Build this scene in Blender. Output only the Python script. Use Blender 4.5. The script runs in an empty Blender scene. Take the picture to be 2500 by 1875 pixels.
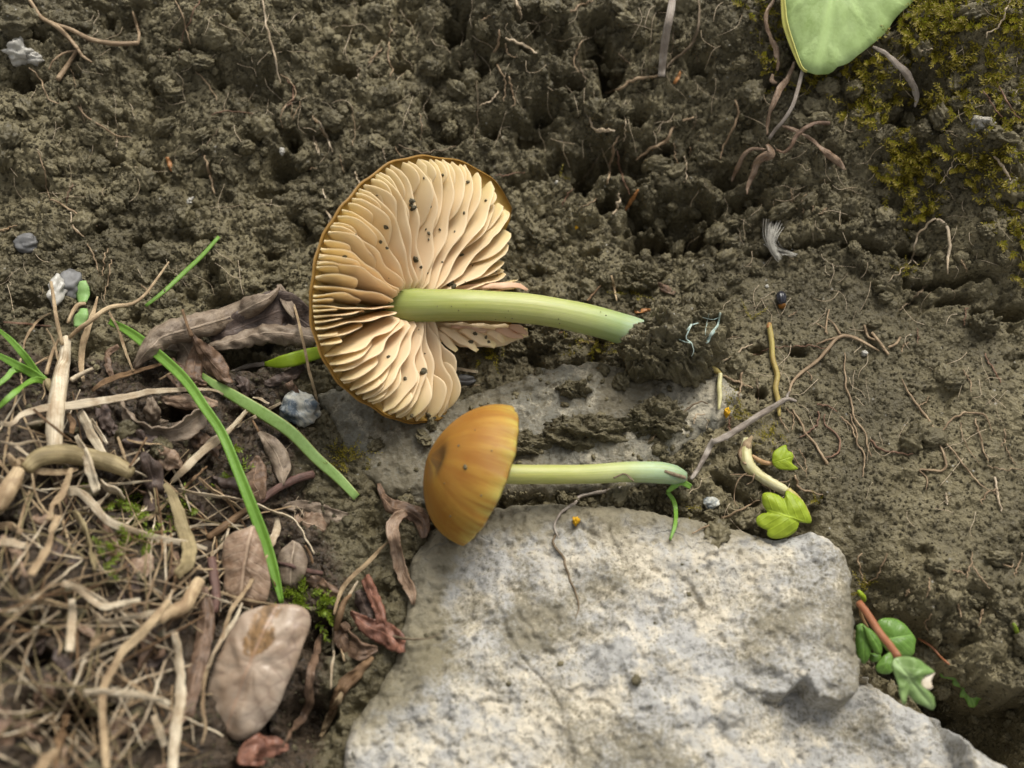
import bpy, math, random
import numpy as np
random.seed(7); rng = np.random.default_rng(7)

# ------------------------------------------------------------------ camera, sky, sun, exposure
MM = 0.001                       # all lengths below are millimetres, meshes are stored in metres
HF = math.radians(50); TILT = math.radians(25); DIST = 134.0
CAM = np.array([0., -DIST*math.sin(TILT), DIST*math.cos(TILT)])
FWD = np.array([0., math.sin(TILT), -math.cos(TILT)])
UP = np.array([0., math.cos(TILT), math.sin(TILT)]); RIGHT = np.array([1., 0, 0])
sc = bpy.context.scene; col = sc.collection
cd = bpy.data.cameras.new('camera'); cam = bpy.data.objects.new('camera', cd); col.objects.link(cam)
cam.location = CAM*MM; cam.rotation_euler = (TILT, 0, 0)
cd.sensor_width = 36; cd.angle = HF; cd.clip_start = 0.002; cd.clip_end = 100
cd.dof.use_dof = True; cd.dof.focus_distance = 0.130; cd.dof.aperture_fstop = 20
sc.camera = cam

SUN_EL, SUN_AZ = math.radians(52), math.radians(24)      # azimuth measured from +Y towards +X
w = bpy.data.worlds.new('World'); sc.world = w; w.use_nodes = True
nt = w.node_tree; bg = nt.nodes['Background']
sky = nt.nodes.new('ShaderNodeTexSky'); sky.sky_type = 'NISHITA'; sky.sun_disc = False
sky.sun_elevation = SUN_EL; sky.sun_rotation = SUN_AZ; sky.dust_density = 4; sky.air_density = 1
bw = nt.nodes.new('ShaderNodeRGBToBW'); mx = nt.nodes.new('ShaderNodeMix'); mx.data_type = 'RGBA'
mx.inputs['Factor'].default_value = 0.98                 # a grey, overcast sky
nt.links.new(sky.outputs[0], bw.inputs[0]); nt.links.new(sky.outputs[0], mx.inputs['A'])
nt.links.new(bw.outputs[0], mx.inputs['B']); nt.links.new(mx.outputs['Result'], bg.inputs[0])
bg.inputs[1].default_value = 0.13
sl = bpy.data.lights.new('sun', 'SUN'); sun = bpy.data.objects.new('sun', sl); col.objects.link(sun)
sl.energy = 1.4; sl.angle = math.radians(26); sl.color = (1, .925, .79)
sun.rotation_euler = (-(math.pi/2-SUN_EL), 0, -SUN_AZ)
sc.view_settings.view_transform = 'Standard'; sc.view_settings.look = 'None'
sc.view_settings.exposure = 0.78
sc.cycles.use_denoising = True; sc.cycles.max_bounces = 6

# ------------------------------------------------------------------ pixels to places
K = math.tan(HF/2)/1250
def ray(px, py):
    px = np.asarray(px, float)[..., None]; py = np.asarray(py, float)[..., None]
    return FWD + RIGHT*(px-1250)*K + UP*(937.5-py)*K
def at(px, py, z):
    d = ray(px, py); t = (np.asarray(z, float)-CAM[2])/d[..., 2]
    return CAM + d*t[..., None]
def on_plane(px, py, c, n):
    d = ray(px, py); t = np.dot(c-CAM, n)/np.dot(d, n); return CAM + d*t[..., None]
def mmpp(p): return np.dot(np.asarray(p)-CAM, FWD)*K      # millimetres per pixel at a point
REG = {'R1': (700, 350, 600/2212), 'R2': (700, 650, 600/2212), 'R3': (1200, 650, 600/2212), 'R4': (950, 950, 600/2212),
       'R5': (1500, 950, 600/2212), 'R6': (1900, 1350, 600/1896), 'L1': (0, 550, 600/2212), 'L2': (400, 650, 600/2212),
       'L3': (0, 950, 600/2212), 'L4': (500, 1050, 600/2212), 'L5': (0, 1425, 600/2212), 'L6': (450, 1425, 600/2212),
       'T1': (0, 0, 800/2212), 'T2': (700, 0, 800/2212), 'T3': (1400, 0, 700/2212), 'T4': (1900, 0, 600/2212),
       'T5': (1500, 500, 1000/2212), 'T6': (850, 1350, 1250/2212), 'F': (0, 0, 2500/2212), 'S': (0, 0, 1.)}
def P(s):
    out = []; r = REG['S']
    for tok in s.split():
        if tok in REG: r = REG[tok]; continue
        a, b = tok.split(','); out.append((r[0]+float(a)*r[2], r[1]+float(b)*r[2]))
    return np.array(out)

# ------------------------------------------------------------------ noise
def h2(ix, iy, seed):
    seed = int(seed)
    h = (ix.astype(np.int64)*374761393 + iy.astype(np.int64)*668265263 + seed*2246822519) & 0xffffffff
    h = ((h ^ (h >> 13))*1274126177) & 0xffffffff
    h = ((h ^ (h >> 15))*2654435761) & 0xffffffff
    return ((h ^ (h >> 16)) & 0xffffff)/float(0x1000000)
def pn(x, y, seed=0):
    x = np.asarray(x, float); y = np.asarray(y, float)
    ix = np.floor(x); iy = np.floor(y); fx = x-ix; fy = y-iy
    u = fx*fx*fx*(fx*(fx*6-15)+10); v = fy*fy*fy*(fy*(fy*6-15)+10)
    def g(dx, dy):
        a = h2(ix+dx, iy+dy, seed)*2*math.pi
        return np.cos(a)*(fx-dx)+np.sin(a)*(fy-dy)
    a = g(0, 0)*(1-u)+g(1, 0)*u; b = g(0, 1)*(1-u)+g(1, 1)*u
    return (a*(1-v)+b*v)*1.5
def fbm(x, y, o=4, seed=0, gain=.5):
    s = 0; a = 1.
    for i in range(o): s = s+a*pn(x*2**i, y*2**i, seed+i*17); a *= gain
    return s
def domes(x, y, seed, keep=.85):
    "a pile of rounded crumbs: highest dome of the jittered cells around each point"
    ix = np.floor(x); iy = np.floor(y); best = np.zeros_like(x)
    for dx in (-1, 0, 1):
        for dy in (-1, 0, 1):
            cx = ix+dx; cy = iy+dy
            r1 = h2(cx, cy, seed); r2 = h2(cx, cy, seed+1); r3 = h2(cx, cy, seed+2); r4 = h2(cx, cy, seed+3)
            rr = .32+.5*r3; d2 = ((x-cx-r1)**2+(y-cy-r2)**2)/(rr*rr)
            best = np.maximum(best, np.where(r4 < keep, np.sqrt(np.maximum(0, 1-d2))*rr*(.55+.6*r4), 0))
    return best
def sstep(a, b, x): t = np.clip((x-a)/(b-a), 0, 1); return t*t*(3-2*t)
def polysdf(x, y, poly):
    "signed distance to a polygon, positive inside"
    d = np.full(x.shape, 1e18); ins = np.zeros(x.shape, bool); n = len(poly)
    for i in range(n):
        ax, ay = poly[i]; bx, by = poly[(i+1) % n]; ex = bx-ax; ey = by-ay
        t = np.clip(((x-ax)*ex+(y-ay)*ey)/(ex*ex+ey*ey+1e-12), 0, 1)
        d = np.minimum(d, (x-ax-t*ex)**2+(y-ay-t*ey)**2)
        if ay != by: ins ^= ((ay > y) != (by > y)) & (x < (bx-ax)*(y-ay)/(by-ay)+ax)
    d = np.sqrt(d); return np.where(ins, d, -d)
def linedist(x, y, pts):
    d = np.full(x.shape, 1e18)
    for i in range(len(pts)-1):
        ax, ay = pts[i]; bx, by = pts[i+1]; ex = bx-ax; ey = by-ay
        t = np.clip(((x-ax)*ex+(y-ay)*ey)/(ex*ex+ey*ey+1e-12), 0, 1)
        d = np.minimum(d, (x-ax-t*ex)**2+(y-ay-t*ey)**2)
    return np.sqrt(d)

# ------------------------------------------------------------------ mesh helpers
def mesh_data(name, V, F, mat=None, uv=None, smooth=True):
    V = np.asarray(V, float)*MM
    fl = [F] if isinstance(F, np.ndarray) else F
    fl = [np.asarray(f) for f in fl if len(f)]
    loops = np.concatenate([f.ravel() for f in fl]); tot = np.concatenate([np.full(len(f), f.shape[1]) for f in fl])
    st = np.concatenate([[0], np.cumsum(tot)[:-1]])
    me = bpy.data.meshes.new(name); me.vertices.add(len(V)); me.vertices.foreach_set('co', V.ravel())
    me.loops.add(len(loops)); me.loops.foreach_set('vertex_index', loops.astype(np.int32))
    me.polygons.add(len(tot)); me.polygons.foreach_set('loop_start', st.astype(np.int32))
    me.polygons.foreach_set('use_smooth', np.full(len(tot), smooth))
    me.update(calc_edges=True)
    if uv is not None:
        l = me.uv_layers.new(name='UVMap'); l.data.foreach_set('uv', np.asarray(uv, float)[loops].ravel())
    if mat: me.materials.append(mat)
    return me
def tag(o, label=None, cat=None, group=None, kind=None):
    if label: o['label'] = label
    if cat: o['category'] = cat
    if group: o['group'] = group
    if kind: o['kind'] = kind
    return o
def obj(name, V, F, mat, parent=None, uv=None, smooth=True, origin=None):
    V = np.asarray(V, float)
    if parent is not None: V = V - np.array(parent['_o'])
    else:
        if origin is None: origin = np.array([V[:, 0].mean(), V[:, 1].mean(), V[:, 2].min()])
        V = V-origin
    o = bpy.data.objects.new(name, mesh_data(name, V, F, mat, uv, smooth)); col.objects.link(o)
    if parent is not None: o.parent = parent
    else: o.location = np.array(origin)*MM; o['_o'] = [float(a) for a in origin]
    return o
def thing(name, loc, label, cat, group=None):
    o = bpy.data.objects.new(name, None); col.objects.link(o); o.empty_display_size = .004
    o.location = np.array(loc)*MM; o['_o'] = [float(a) for a in loc]
    return tag(o, label, cat, group)
def catmull(pts, n):
    p = np.asarray(pts, float)
    if len(p) == 2: return p[0]+(p[1]-p[0])*np.linspace(0, 1, n)[:, None]
    q = np.vstack([2*p[0]-p[1], p, 2*p[-1]-p[-2]])
    seg = np.linalg.norm(np.diff(p, axis=0), axis=1); cum = np.concatenate([[0], np.cumsum(seg)])
    s = np.linspace(0, cum[-1], n); out = []
    for v in s:
        i = min(np.searchsorted(cum, v, side='right')-1, len(seg)-1); t = (v-cum[i])/max(seg[i], 1e-9)
        a, b, c, d = q[i:i+4]
        out.append(.5*(2*b+(c-a)*t+(2*a-5*b+4*c-d)*t*t+(3*b-a-3*c+d)*t**3))
    return np.array(out)
def interp(v, n):
    if np.isscalar(v): return np.full(n, float(v))
    return np.interp(np.linspace(0, 1, n), np.linspace(0, 1, len(v)), v)
def smooth1(z, k):
    for _ in range(k):
        z = np.concatenate([[z[0]*.75+z[1]*.25], (z[:-2]+2*z[1:-1]+z[2:])/4, [z[-1]*.75+z[-2]*.25]])
    return z
def frames(pts, roll=0., upv=None):
    t = np.gradient(pts, axis=0); t /= np.linalg.norm(t, axis=1)[:, None]+1e-12
    u = -FWD if upv is None else np.asarray(upv, float)
    s = np.cross(t, u); s /= np.linalg.norm(s, axis=1)[:, None]+1e-9
    n = np.cross(s, t); r = np.radians(interp(roll, len(pts)))[:, None]
    return t, s*np.cos(r)+n*np.sin(r), n*np.cos(r)-s*np.sin(r)
def tube_geo(pts, rad, sides=6, jit=0., seed=0, rib=0.):
    n = len(pts); t, s, b = frames(pts); rad = interp(rad, n)
    a = np.arange(sides)*2*math.pi/sides
    R = rad[:, None]*(1+jit*rng.normal(size=(n, sides))*.6+rib*rng.normal(size=(1, sides)))
    V = pts[:, None, :]+R[..., None]*(np.cos(a)[None, :, None]*s[:, None]+np.sin(a)[None, :, None]*b[:, None])
    V = V.reshape(-1, 3); i, j = np.meshgrid(np.arange(n-1), np.arange(sides), indexing='ij'); j2 = (j+1) % sides
    F = np.stack([i*sides+j, i*sides+j2, (i+1)*sides+j2, (i+1)*sides+j], -1).reshape(-1, 4)
    k = len(V); V = np.vstack([V, pts[0]-t[0]*rad[0]*.4, pts[-1]+t[-1]*rad[-1]*.4])
    jj = np.arange(sides); T = np.vstack([np.stack([np.full(sides, k), (jj+1) % sides, jj], -1),
        np.stack([np.full(sides, k+1), (n-1)*sides+jj, (n-1)*sides+(jj+1) % sides], -1)])
    uv = np.vstack([np.stack([np.tile(jj/sides, n), np.repeat(np.linspace(0, 1, n), sides)], -1), [[.5, 0], [.5, 1]]])
    return V, [F, T], uv
def strip_geo(pts, wid, curl=0., roll=0., th=.12, nu=7, crinkle=0., fold=0., seed=0, upv=None, edge=0., rib=0.):
    "a leaf or straw: a curved sheet of real thickness swept along pts"
    n = len(pts); t, s, b = frames(pts, roll, upv); wid = interp(wid, n); cu = np.radians(interp(curl, n)); fo = interp(fold, n)
    u = np.linspace(-1, 1, nu); L = np.concatenate([[0], np.cumsum(np.linalg.norm(np.diff(pts, axis=0), axis=1))])
    cu = np.where(np.abs(cu) < 1e-3, 1e-3, cu); R = (wid/cu)[:, None]; ang = u[None]*cu[:, None]/2
    W = wid[:, None]
    if edge: W = W*(1+edge*pn(L[:, None]*1.1+seed, np.sign(u)[None]*3.3+seed, seed))
    x = R*np.sin(ang)*W/wid[:, None]; y = R*(1-np.cos(ang))+fo[:, None]*np.abs(x)
    if crinkle: y = y+crinkle*fbm(L[:, None]*.9+seed*3.1, x*1.3+seed, 3, seed)
    if rib: y = y+rib*wid[:, None]*(np.arange(nu) % 2)[None]*(1+.5*pn(L[:, None]*.4+seed, u[None]*3, seed))
    nx = -np.sin(ang); ny = np.cos(ang)
    top = pts[:, None]+x[..., None]*s[:, None]+y[..., None]*b[:, None]
    bot = top-th*(nx[..., None]*s[:, None]+ny[..., None]*b[:, None])
    ring = np.concatenate([top, bot[:, ::-1]], 1); m = 2*nu; V = ring.reshape(-1, 3)
    i, j = np.meshgrid(np.arange(n-1), np.arange(m), indexing='ij'); j2 = (j+1) % m
    F = np.stack([i*m+j, i*m+j2, (i+1)*m+j2, (i+1)*m+j], -1).reshape(-1, 4)
    a = np.arange(nu-1); c0 = np.stack([a, m-1-a, m-2-a, a+1], -1)
    c1 = np.stack([a, a+1, m-2-a, m-1-a], -1)+(n-1)*m
    uu = np.concatenate([u, u[::-1]])*.5+.5; uv = np.stack([np.tile(uu, n), np.repeat(np.linspace(0, 1, n), m)], -1)
    return V, [np.vstack([F, c0, c1])], uv
def sheet_geo(out3, c3, axis, th=.15, dome=0., rings=6, crinkle=0., seed=0, up=None, vein=0., m=72):
    "a leaf from its outline: rings between centre and outline, domed, with thickness"
    out3 = catmull(np.vstack([out3, out3[:1]]), m+1)[:-1]; up = -FWD if up is None else up
    ax = axis-np.dot(axis, up)*up; ln = np.linalg.norm(ax); ax = ax/ln; sd = np.cross(ax, up)
    r = np.linspace(0, 1, rings+1)[1:]
    pts = c3+(out3-c3)[None]*r[:, None, None]
    rel = pts-c3; u = rel@sd; v = rel@ax
    zz = dome*(1-r[:, None]**2)+crinkle*fbm(u*.5+seed, v*.5-seed, 3, seed)-vein*np.exp(-(u/.35)**2)
    pts = pts+zz[..., None]*up; top = np.vstack([c3+(dome-vein)*up, pts.reshape(-1, 3)]); k = len(top)
    V = np.vstack([top, top-th*up])
    j = np.arange(m); j2 = (j+1) % m
    tri = np.stack([np.zeros(m, int), 1+j, 1+j2], -1); q = []
    for i in range(rings-1): q.append(np.stack([1+i*m+j, 1+(i+1)*m+j, 1+(i+1)*m+j2, 1+i*m+j2], -1))
    q = np.vstack(q); e = 1+(rings-1)*m
    side = np.stack([e+j, e+j+k, e+j2+k, e+j2], -1)
    uu = np.concatenate([[0], u.ravel()])/ln; vv = np.concatenate([[0], v.ravel()])/ln
    uv = np.stack([uu+.5, vv+.5], -1); uv = np.vstack([uv, uv])
    return V, [np.vstack([tri, tri[:, ::-1]+k]), np.vstack([q, q[:, ::-1]+k, side])], uv
def ico(sub):
    t = (1+5**.5)/2
    v = [(-1,t,0),(1,t,0),(-1,-t,0),(1,-t,0),(0,-1,t),(0,1,t),(0,-1,-t),(0,1,-t),(t,0,-1),(t,0,1),(-t,0,-1),(-t,0,1)]
    f = [(0,11,5),(0,5,1),(0,1,7),(0,7,10),(0,10,11),(1,5,9),(5,11,4),(11,10,2),(10,7,6),(7,1,8),(3,9,4),(3,4,2),(3,2,6),(3,6,8),(3,8,9),(4,9,5),(2,4,11),(6,2,10),(8,6,7),(9,8,1)]
    v = [np.array(a)/np.linalg.norm(a) for a in v]
    for _ in range(sub):
        mid = {}; nf = []
        def m(a, b):
            k = (min(a, b), max(a, b))
            if k not in mid: p = v[a]+v[b]; v.append(p/np.linalg.norm(p)); mid[k] = len(v)-1
            return mid[k]
        for a, b, c in f: x, y, z = m(a, b), m(b, c), m(c, a); nf += [(a,x,z),(b,y,x),(c,z,y),(x,y,z)]
        f = nf
    return np.array(v), np.array(f)
ICO = [ico(i) for i in range(5)]
def lump(sub, rough=.25, seed=0, flat=1., freq=1.6):
    v, f = ICO[sub]; o = seed*7.31
    d = 1+rough*(pn(v[:, 0]*freq+o, v[:, 1]*freq+v[:, 2]*1.7*freq-o, seed)+.6*pn(v[:, 1]*2.3*freq-o, v[:, 2]*2.3*freq+v[:, 0]*freq+o, seed+5)
               +.35*pn(v[:, 2]*5*freq+o, v[:, 0]*5*freq+v[:, 1]*3*freq, seed+9))
    return v*d[:, None]*np.array([1, 1, flat]), f
def rotm(a, b, c):
    ca, sa, cb, sb, cc, s_ = math.cos(a), math.sin(a), math.cos(b), math.sin(b), math.cos(c), math.sin(c)
    return np.array([[ca,-sa,0],[sa,ca,0],[0,0,1]])@np.array([[cb,0,sb],[0,1,0],[-sb,0,cb]])@np.array([[1,0,0],[0,cc,-s_],[0,s_,cc]])

# ------------------------------------------------------------------ materials
class M:
    def __init__(s, name, rough=.6, spec=.4):
        s.m = bpy.data.materials.new(name); s.m.use_nodes = True; s.t = s.m.node_tree
        s.b = s.t.nodes['Principled BSDF']; s.b.inputs['Roughness'].default_value = rough
        s.b.inputs['Specular IOR Level'].default_value = spec
        s.tc = s.t.nodes.new('ShaderNodeTexCoord')
    def n(s, ty, ins=None, **kw):
        o = s.t.nodes.new(ty)
        for k, v in kw.items(): setattr(o, k, v)
        for k, v in (ins or {}).items(): s.set(o.inputs[k], v)
        return o
    def set(s, sock, v):
        if isinstance(v, bpy.types.NodeSocket): s.t.links.new(v, sock)
        elif isinstance(v, tuple) and len(v) == 3 and sock.type == 'RGBA': sock.default_value = (*v, 1)
        else: sock.default_value = v
    def obj(s): return s.tc.outputs['Object']
    def uv(s): return s.tc.outputs['UV']
    def scale(s, v, sc_): return s.n('ShaderNodeMapping', {'Vector': v, 'Scale': sc_}).outputs[0]
    def noise(s, v, sc_, d=4, r=.55, dist=0.): return s.n('ShaderNodeTexNoise', {'Vector': v, 'Scale': sc_, 'Detail': d, 'Roughness': r, 'Distortion': dist}).outputs[0]
    def voro(s, v, sc_, feat='F1', out='Distance', **k): return s.n('ShaderNodeTexVoronoi', {'Vector': v, 'Scale': sc_}, feature=feat, **k).outputs[out]
    def ramp(s, f, stops, interp='LINEAR'):
        o = s.n('ShaderNodeValToRGB', {'Fac': f}); r = o.color_ramp; r.interpolation = interp
        while len(r.elements) < len(stops): r.elements.new(.5)
        for e, (p, c) in zip(r.elements, stops):
            e.position = p; e.color = (c, c, c, 1) if isinstance(c, (int, float)) else (*c, 1)
        return o.outputs[0]
    def mix(s, f, a, b, mode='MIX'):
        o = s.n('ShaderNodeMix', data_type='RGBA', blend_type=mode); s.set(o.inputs['Factor'], f)
        s.set(o.inputs['A'], a); s.set(o.inputs['B'], b); return o.outputs['Result']
    def math(s, op, a, b=0.): return s.n('ShaderNodeMath', {0: a, 1: b}, operation=op).outputs[0]
    def sep(s, v): o = s.n('ShaderNodeSeparateXYZ', {0: v}); return o.outputs
    def rnd(s): return s.n('ShaderNodeObjectInfo').outputs['Random']
    def bump(s, h, strength=.5, dist=.0002):
        o = s.n('ShaderNodeBump', {'Height': h, 'Strength': strength, 'Distance': dist})
        if s.b.inputs['Normal'].links: s.set(o.inputs['Normal'], s.b.inputs['Normal'].links[0].from_socket)
        s.set(s.b.inputs['Normal'], o.outputs[0])
    def color(s, c): s.set(s.b.inputs['Base Color'], c); s.c = c; return s
    def translucent(s, f, tint=None):
        out = s.t.nodes['Material Output']; tr = s.n('ShaderNodeBsdfTranslucent'); s.set(tr.inputs['Color'], tint or s.c)
        mx_ = s.n('ShaderNodeMixShader', {0: f, 1: s.b.outputs[0], 2: tr.outputs[0]}); s.t.links.new(mx_.outputs[0], out.inputs[0]); return s
    def sss(s, wgt, rad, scale=.001):
        s.b.inputs['Subsurface Weight'].default_value = wgt; s.b.inputs['Subsurface Radius'].default_value = rad
        s.b.inputs['Subsurface Scale'].default_value = scale; return s

def soil_mat(name, a=(.072, .059, .029), b=(.165, .140, .078)):
    m = M(name, .62, .35); o = m.tc.outputs['Object']
    n1 = m.noise(o, 260, 5, .6); n2 = m.noise(o, 1500, 4, .6); n3 = m.noise(o, 5200, 3, .6)
    c = m.mix(m.ramp(n1, [(.3, 0.), (.7, 1.)]), a, b)
    c = m.mix(m.math('MULTIPLY', m.ramp(n2, [(.45, 0.), (.7, 1.)]), .45), c, (.215, .185, .108))
    c = m.mix(m.math('MULTIPLY', m.ramp(n2, [(.28, 1.), (.42, 0.)]), .5), c, (.055, .047, .030))
    n0 = m.noise(o, 55, 3, .5); c = m.mix(m.ramp(n0, [(.38, .55), (.55, 0.)]), c, tuple(x*.62 for x in a)); c = m.mix(m.ramp(n0, [(.52, 0.), (.68, .5)]), c, tuple(x*1.35 for x in b))
    g = m.voro(o, 900); cr = m.voro(o, 900, out='Color')
    spk = m.math('MULTIPLY', m.ramp(g, [(.05, 1.), (.16, 0.)]), m.ramp(m.sep(cr)[0], [(.80, 0.), (.86, 1.)]))
    c = m.mix(spk, c, (.30, .285, .25))
    hm = m.n('ShaderNodeAttribute', attribute_name='humus').outputs['Fac']
    c = m.mix(m.ramp(m.math('ADD', hm, m.math('MULTIPLY', m.math('SUBTRACT', n2, .5), 1.)), [(.35, 0.), (.7, 1.)]), c, m.mix(m.ramp(n2, [(.35, 0.), (.65, 1.)]), (.022, .015, .009), (.075, .052, .032))); m.color(c)
    m.set(m.b.inputs['Roughness'], m.ramp(n2, [(.3, .36), (.65, .72)]))
    v1 = m.voro(o, 2300); v2 = m.voro(o, 4800)
    m.bump(m.math('SUBTRACT', 1., v2), .5, .00014); m.bump(m.math('SUBTRACT', 1., v1), .55, .00026); m.bump(n3, .6, .00015); m.bump(n2, .7, .0004)
    return m.m
MAT = {}
MAT['soil'] = soil_mat('soil')
MAT['clod'] = soil_mat('clod', (.078, .065, .033), (.170, .145, .082))

def rock_mat(name, grey, cream, dirt, cf, dirtf, speck=.5, gloss=.75):
    m = M(name, gloss, .3); o = m.tc.outputs['Object']
    n1 = m.noise(o, 85, 6, .6, .6); n2 = m.noise(o, 480, 6, .68); n3 = m.noise(o, 2600, 4, .65); n4 = m.noise(o, 60, 5, .65, .4)
    f = m.math('ADD', m.math('MULTIPLY', n1, .6), m.math('MULTIPLY', n2, .4))
    c = m.mix(m.ramp(f, [(cf-.06, 0.), (cf+.06, 1.)]), grey, cream)
    c = m.mix(m.math('MULTIPLY', m.ramp(n2, [(.52, 0.), (.68, 1.)]), .6), c, tuple(min(.82, x*1.35) for x in cream))
    c = m.mix(m.math('MULTIPLY', m.ramp(n3, [(.30, 1.), (.45, 0.)]), speck), c, tuple(x*.35 for x in grey))
    c = m.mix(m.math('MULTIPLY', m.ramp(n2, [(.30, 1.), (.42, 0.)]), speck*.9), c, tuple(x*.45 for x in grey))
    c = m.mix(m.math('MULTIPLY', m.ramp(m.math('ADD', m.math('MULTIPLY', n4, .7), m.math('MULTIPLY', n3, .3)), [(dirtf, 1.), (dirtf+.10, 0.)]), .8), c, dirt)
    a = m.n('ShaderNodeAttribute', attribute_name='dirt').outputs['Fac']
    am = m.math('ADD', a, m.math('MULTIPLY', m.math('SUBTRACT', n2, .5), 1.2))
    c = m.mix(m.math('MULTIPLY', m.ramp(am, [(.35, 0.), (.75, 1.)]), .85), c, dirt); m.color(c)
    wv = m.n('ShaderNodeVectorMath', {0: o, 1: m.n('ShaderNodeVectorMath', {0: m.n('ShaderNodeTexNoise', {'Vector': o, 'Scale': 260., 'Detail': 4.}).outputs['Color'], 'Scale': .006}, operation='SCALE').outputs[0]}, operation='ADD').outputs[0]
    ce = m.voro(wv, 140, 'DISTANCE_TO_EDGE'); ck = m.math('MULTIPLY', m.ramp(ce, [(.0, 1.), (.03, 0.)]), m.ramp(n4, [(.52, 0.), (.62, 1.)]))
    c = m.mix(m.math('MULTIPLY', ck, .6), c, tuple(x*.30 for x in grey)); m.color(c)
    m.bump(n3, .7, .00025); m.bump(n2, .6, .0005); m.bump(m.math('SUBTRACT', 1., ck), .5, .0003)
    return m.m
MAT['rock'] = rock_mat('pale_rock', (.37, .363, .343), (.50, .450, .355), (.16, .138, .085), .52, .41, .9)
MAT['stone'] = rock_mat('dark_stone', (.165, .157, .125), (.40, .36, .27), (.12, .10, .06), .565, .43, .8, .5)

def plain(name, c, c2=None, sc_=900, rough=.6, spec=.4, bump=.3, trans=0., sssw=0.):
    m = M(name, rough, spec); n = m.noise(m.obj(), sc_, 4, .6)
    m.color(m.mix(m.ramp(n, [(.3, 0.), (.7, 1.)]), c, c2 or tuple(x*.7 for x in c)))
    if bump: m.bump(n, bump, .0002)
    if sssw: m.sss(sssw, (.6, .5, .3))
    if trans: m.translucent(trans)
    return m.m
def fibre(name, a, b, d, rough=.6, along=3., across=26., trans=0., var=.5):
    "dry straw, twig or root: stripes run along the length"
    m = M(name, rough, .35); r = m.rnd()
    v = m.n('ShaderNodeCombineXYZ', {0: m.math('MULTIPLY', m.sep(m.uv())[0], across), 1: m.math('MULTIPLY', m.sep(m.uv())[1], along), 2: m.math('MULTIPLY', r, 37.)}).outputs[0]
    s = m.noise(v, 1., 4, .6); k = m.noise(m.obj(), 420, 4, .6)
    c = m.mix(m.ramp(s, [(.3, 0.), (.68, 1.)]), a, b)
    c = m.mix(m.math('MULTIPLY', m.ramp(k, [(.42, 1.), (.58, 0.)]), .6), c, d)
    fs = m.noise(m.scale(v, (2.2, .8, 1)), 1., 3, .6); c = m.mix(m.math('MULTIPLY', m.ramp(fs, [(.38, 1.), (.48, 0.)]), .65), c, d)
    c = m.mix(m.math('MULTIPLY', r, var), c, m.mix(.5, c, d)); m.color(c); m.bump(s, .6, .00025)
    if trans: m.translucent(trans)
    return m.m
MAT['straw_pale'] = fibre('straw_pale', (.52, .42, .27), (.80, .72, .56), (.26, .17, .09))
MAT['straw_tan'] = fibre('straw_tan', (.40, .28, .15), (.68, .54, .34), (.17, .10, .05))
MAT['straw_brown'] = fibre('straw_brown', (.18, .10, .045), (.33, .21, .11), (.08, .045, .022))
MAT['straw_olive'] = fibre('straw_olive', (.25, .19, .09), (.44, .36, .20), (.12, .09, .04))
MAT['twig_red'] = fibre('twig_red', (.10, .05, .04), (.20, .11, .085), (.06, .035, .028), .5)
MAT['root'] = fibre('root', (.28, .195, .115), (.46, .345, .215), (.16, .105, .06), .6, 8, 5)
MAT['root_pale'] = fibre('root_pale', (.48, .38, .26), (.66, .56, .42), (.30, .22, .13), .55, 8, 5)
MAT['root_red'] = fibre('root_red', (.19, .10, .06), (.28, .16, .10), (.11, .065, .04), .6, 8, 5)
MAT['root_dark'] = fibre('root_dark', (.16, .115, .07), (.26, .20, .125), (.09, .065, .04), .65, 8, 5)
MAT['sprout_yellow'] = fibre('sprout_yellow', (.36, .29, .07), (.46, .40, .14), (.26, .17, .05), .5, 3, 5)
MAT['sprout_white'] = fibre('sprout_white', (.56, .53, .30), (.64, .60, .38), (.42, .38, .15), .45, 3, 5, 0, .2)
MAT['stem_grey'] = fibre('stem_grey', (.33, .28, .23), (.50, .45, .39), (.17, .13, .10), .65, 4, 16)

def dead_leaf(name, a, b, d, rough=.55, veins=18., trans=.12):
    m = M(name, rough, .4); x, y, _ = m.sep(m.uv())
    r = m.rnd(); v3 = m.n('ShaderNodeCombineXYZ', {0: m.math('MULTIPLY', x, 5.), 1: m.math('MULTIPLY', y, 8.), 2: m.math('MULTIPLY', r, 31.)}).outputs[0]
    n = m.noise(v3, 1., 5, .6); k = m.noise(m.obj(), 700, 5, .65); k2 = m.noise(m.obj(), 2600, 3, .6)
    ax = m.math('ABSOLUTE', m.math('SUBTRACT', x, .5))
    ph = m.math('ADD', m.math('SUBTRACT', m.math('MULTIPLY', y, veins), m.math('MULTIPLY', ax, veins*.5)), m.math('MULTIPLY', n, 1.2))
    vein = m.ramp(m.math('ABSOLUTE', m.math('SUBTRACT', m.math('FRACT', ph), .5)), [(.0, 1.), (.10, 0.)])
    mid = m.ramp(ax, [(.012, 1.), (.03, 0.)])
    vv = m.math('MAXIMUM', m.math('MULTIPLY', vein, .55), mid)
    c = m.mix(m.ramp(n, [(.32, 0.), (.66, 1.)]), a, b)
    c = m.mix(m.math('MULTIPLY', m.ramp(k, [(.40, 1.), (.55, 0.)]), .6), c, d)
    c = m.mix(m.math('MULTIPLY', vv, .55), c, tuple(min(.8, t*1.5) for t in b))
    c = m.mix(m.math('MULTIPLY', m.ramp(k2, [(.30, 1.), (.38, 0.)]), .5), c, tuple(t*.5 for t in d)); m.color(c)
    m.bump(vv, .5, .0004); m.bump(k, .5, .0004)
    return m.translucent(trans).m
MAT['leaf_grey'] = dead_leaf('leaf_grey', (.21, .155, .105), (.34, .27, .20), (.11, .075, .05), veins=26)
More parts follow.
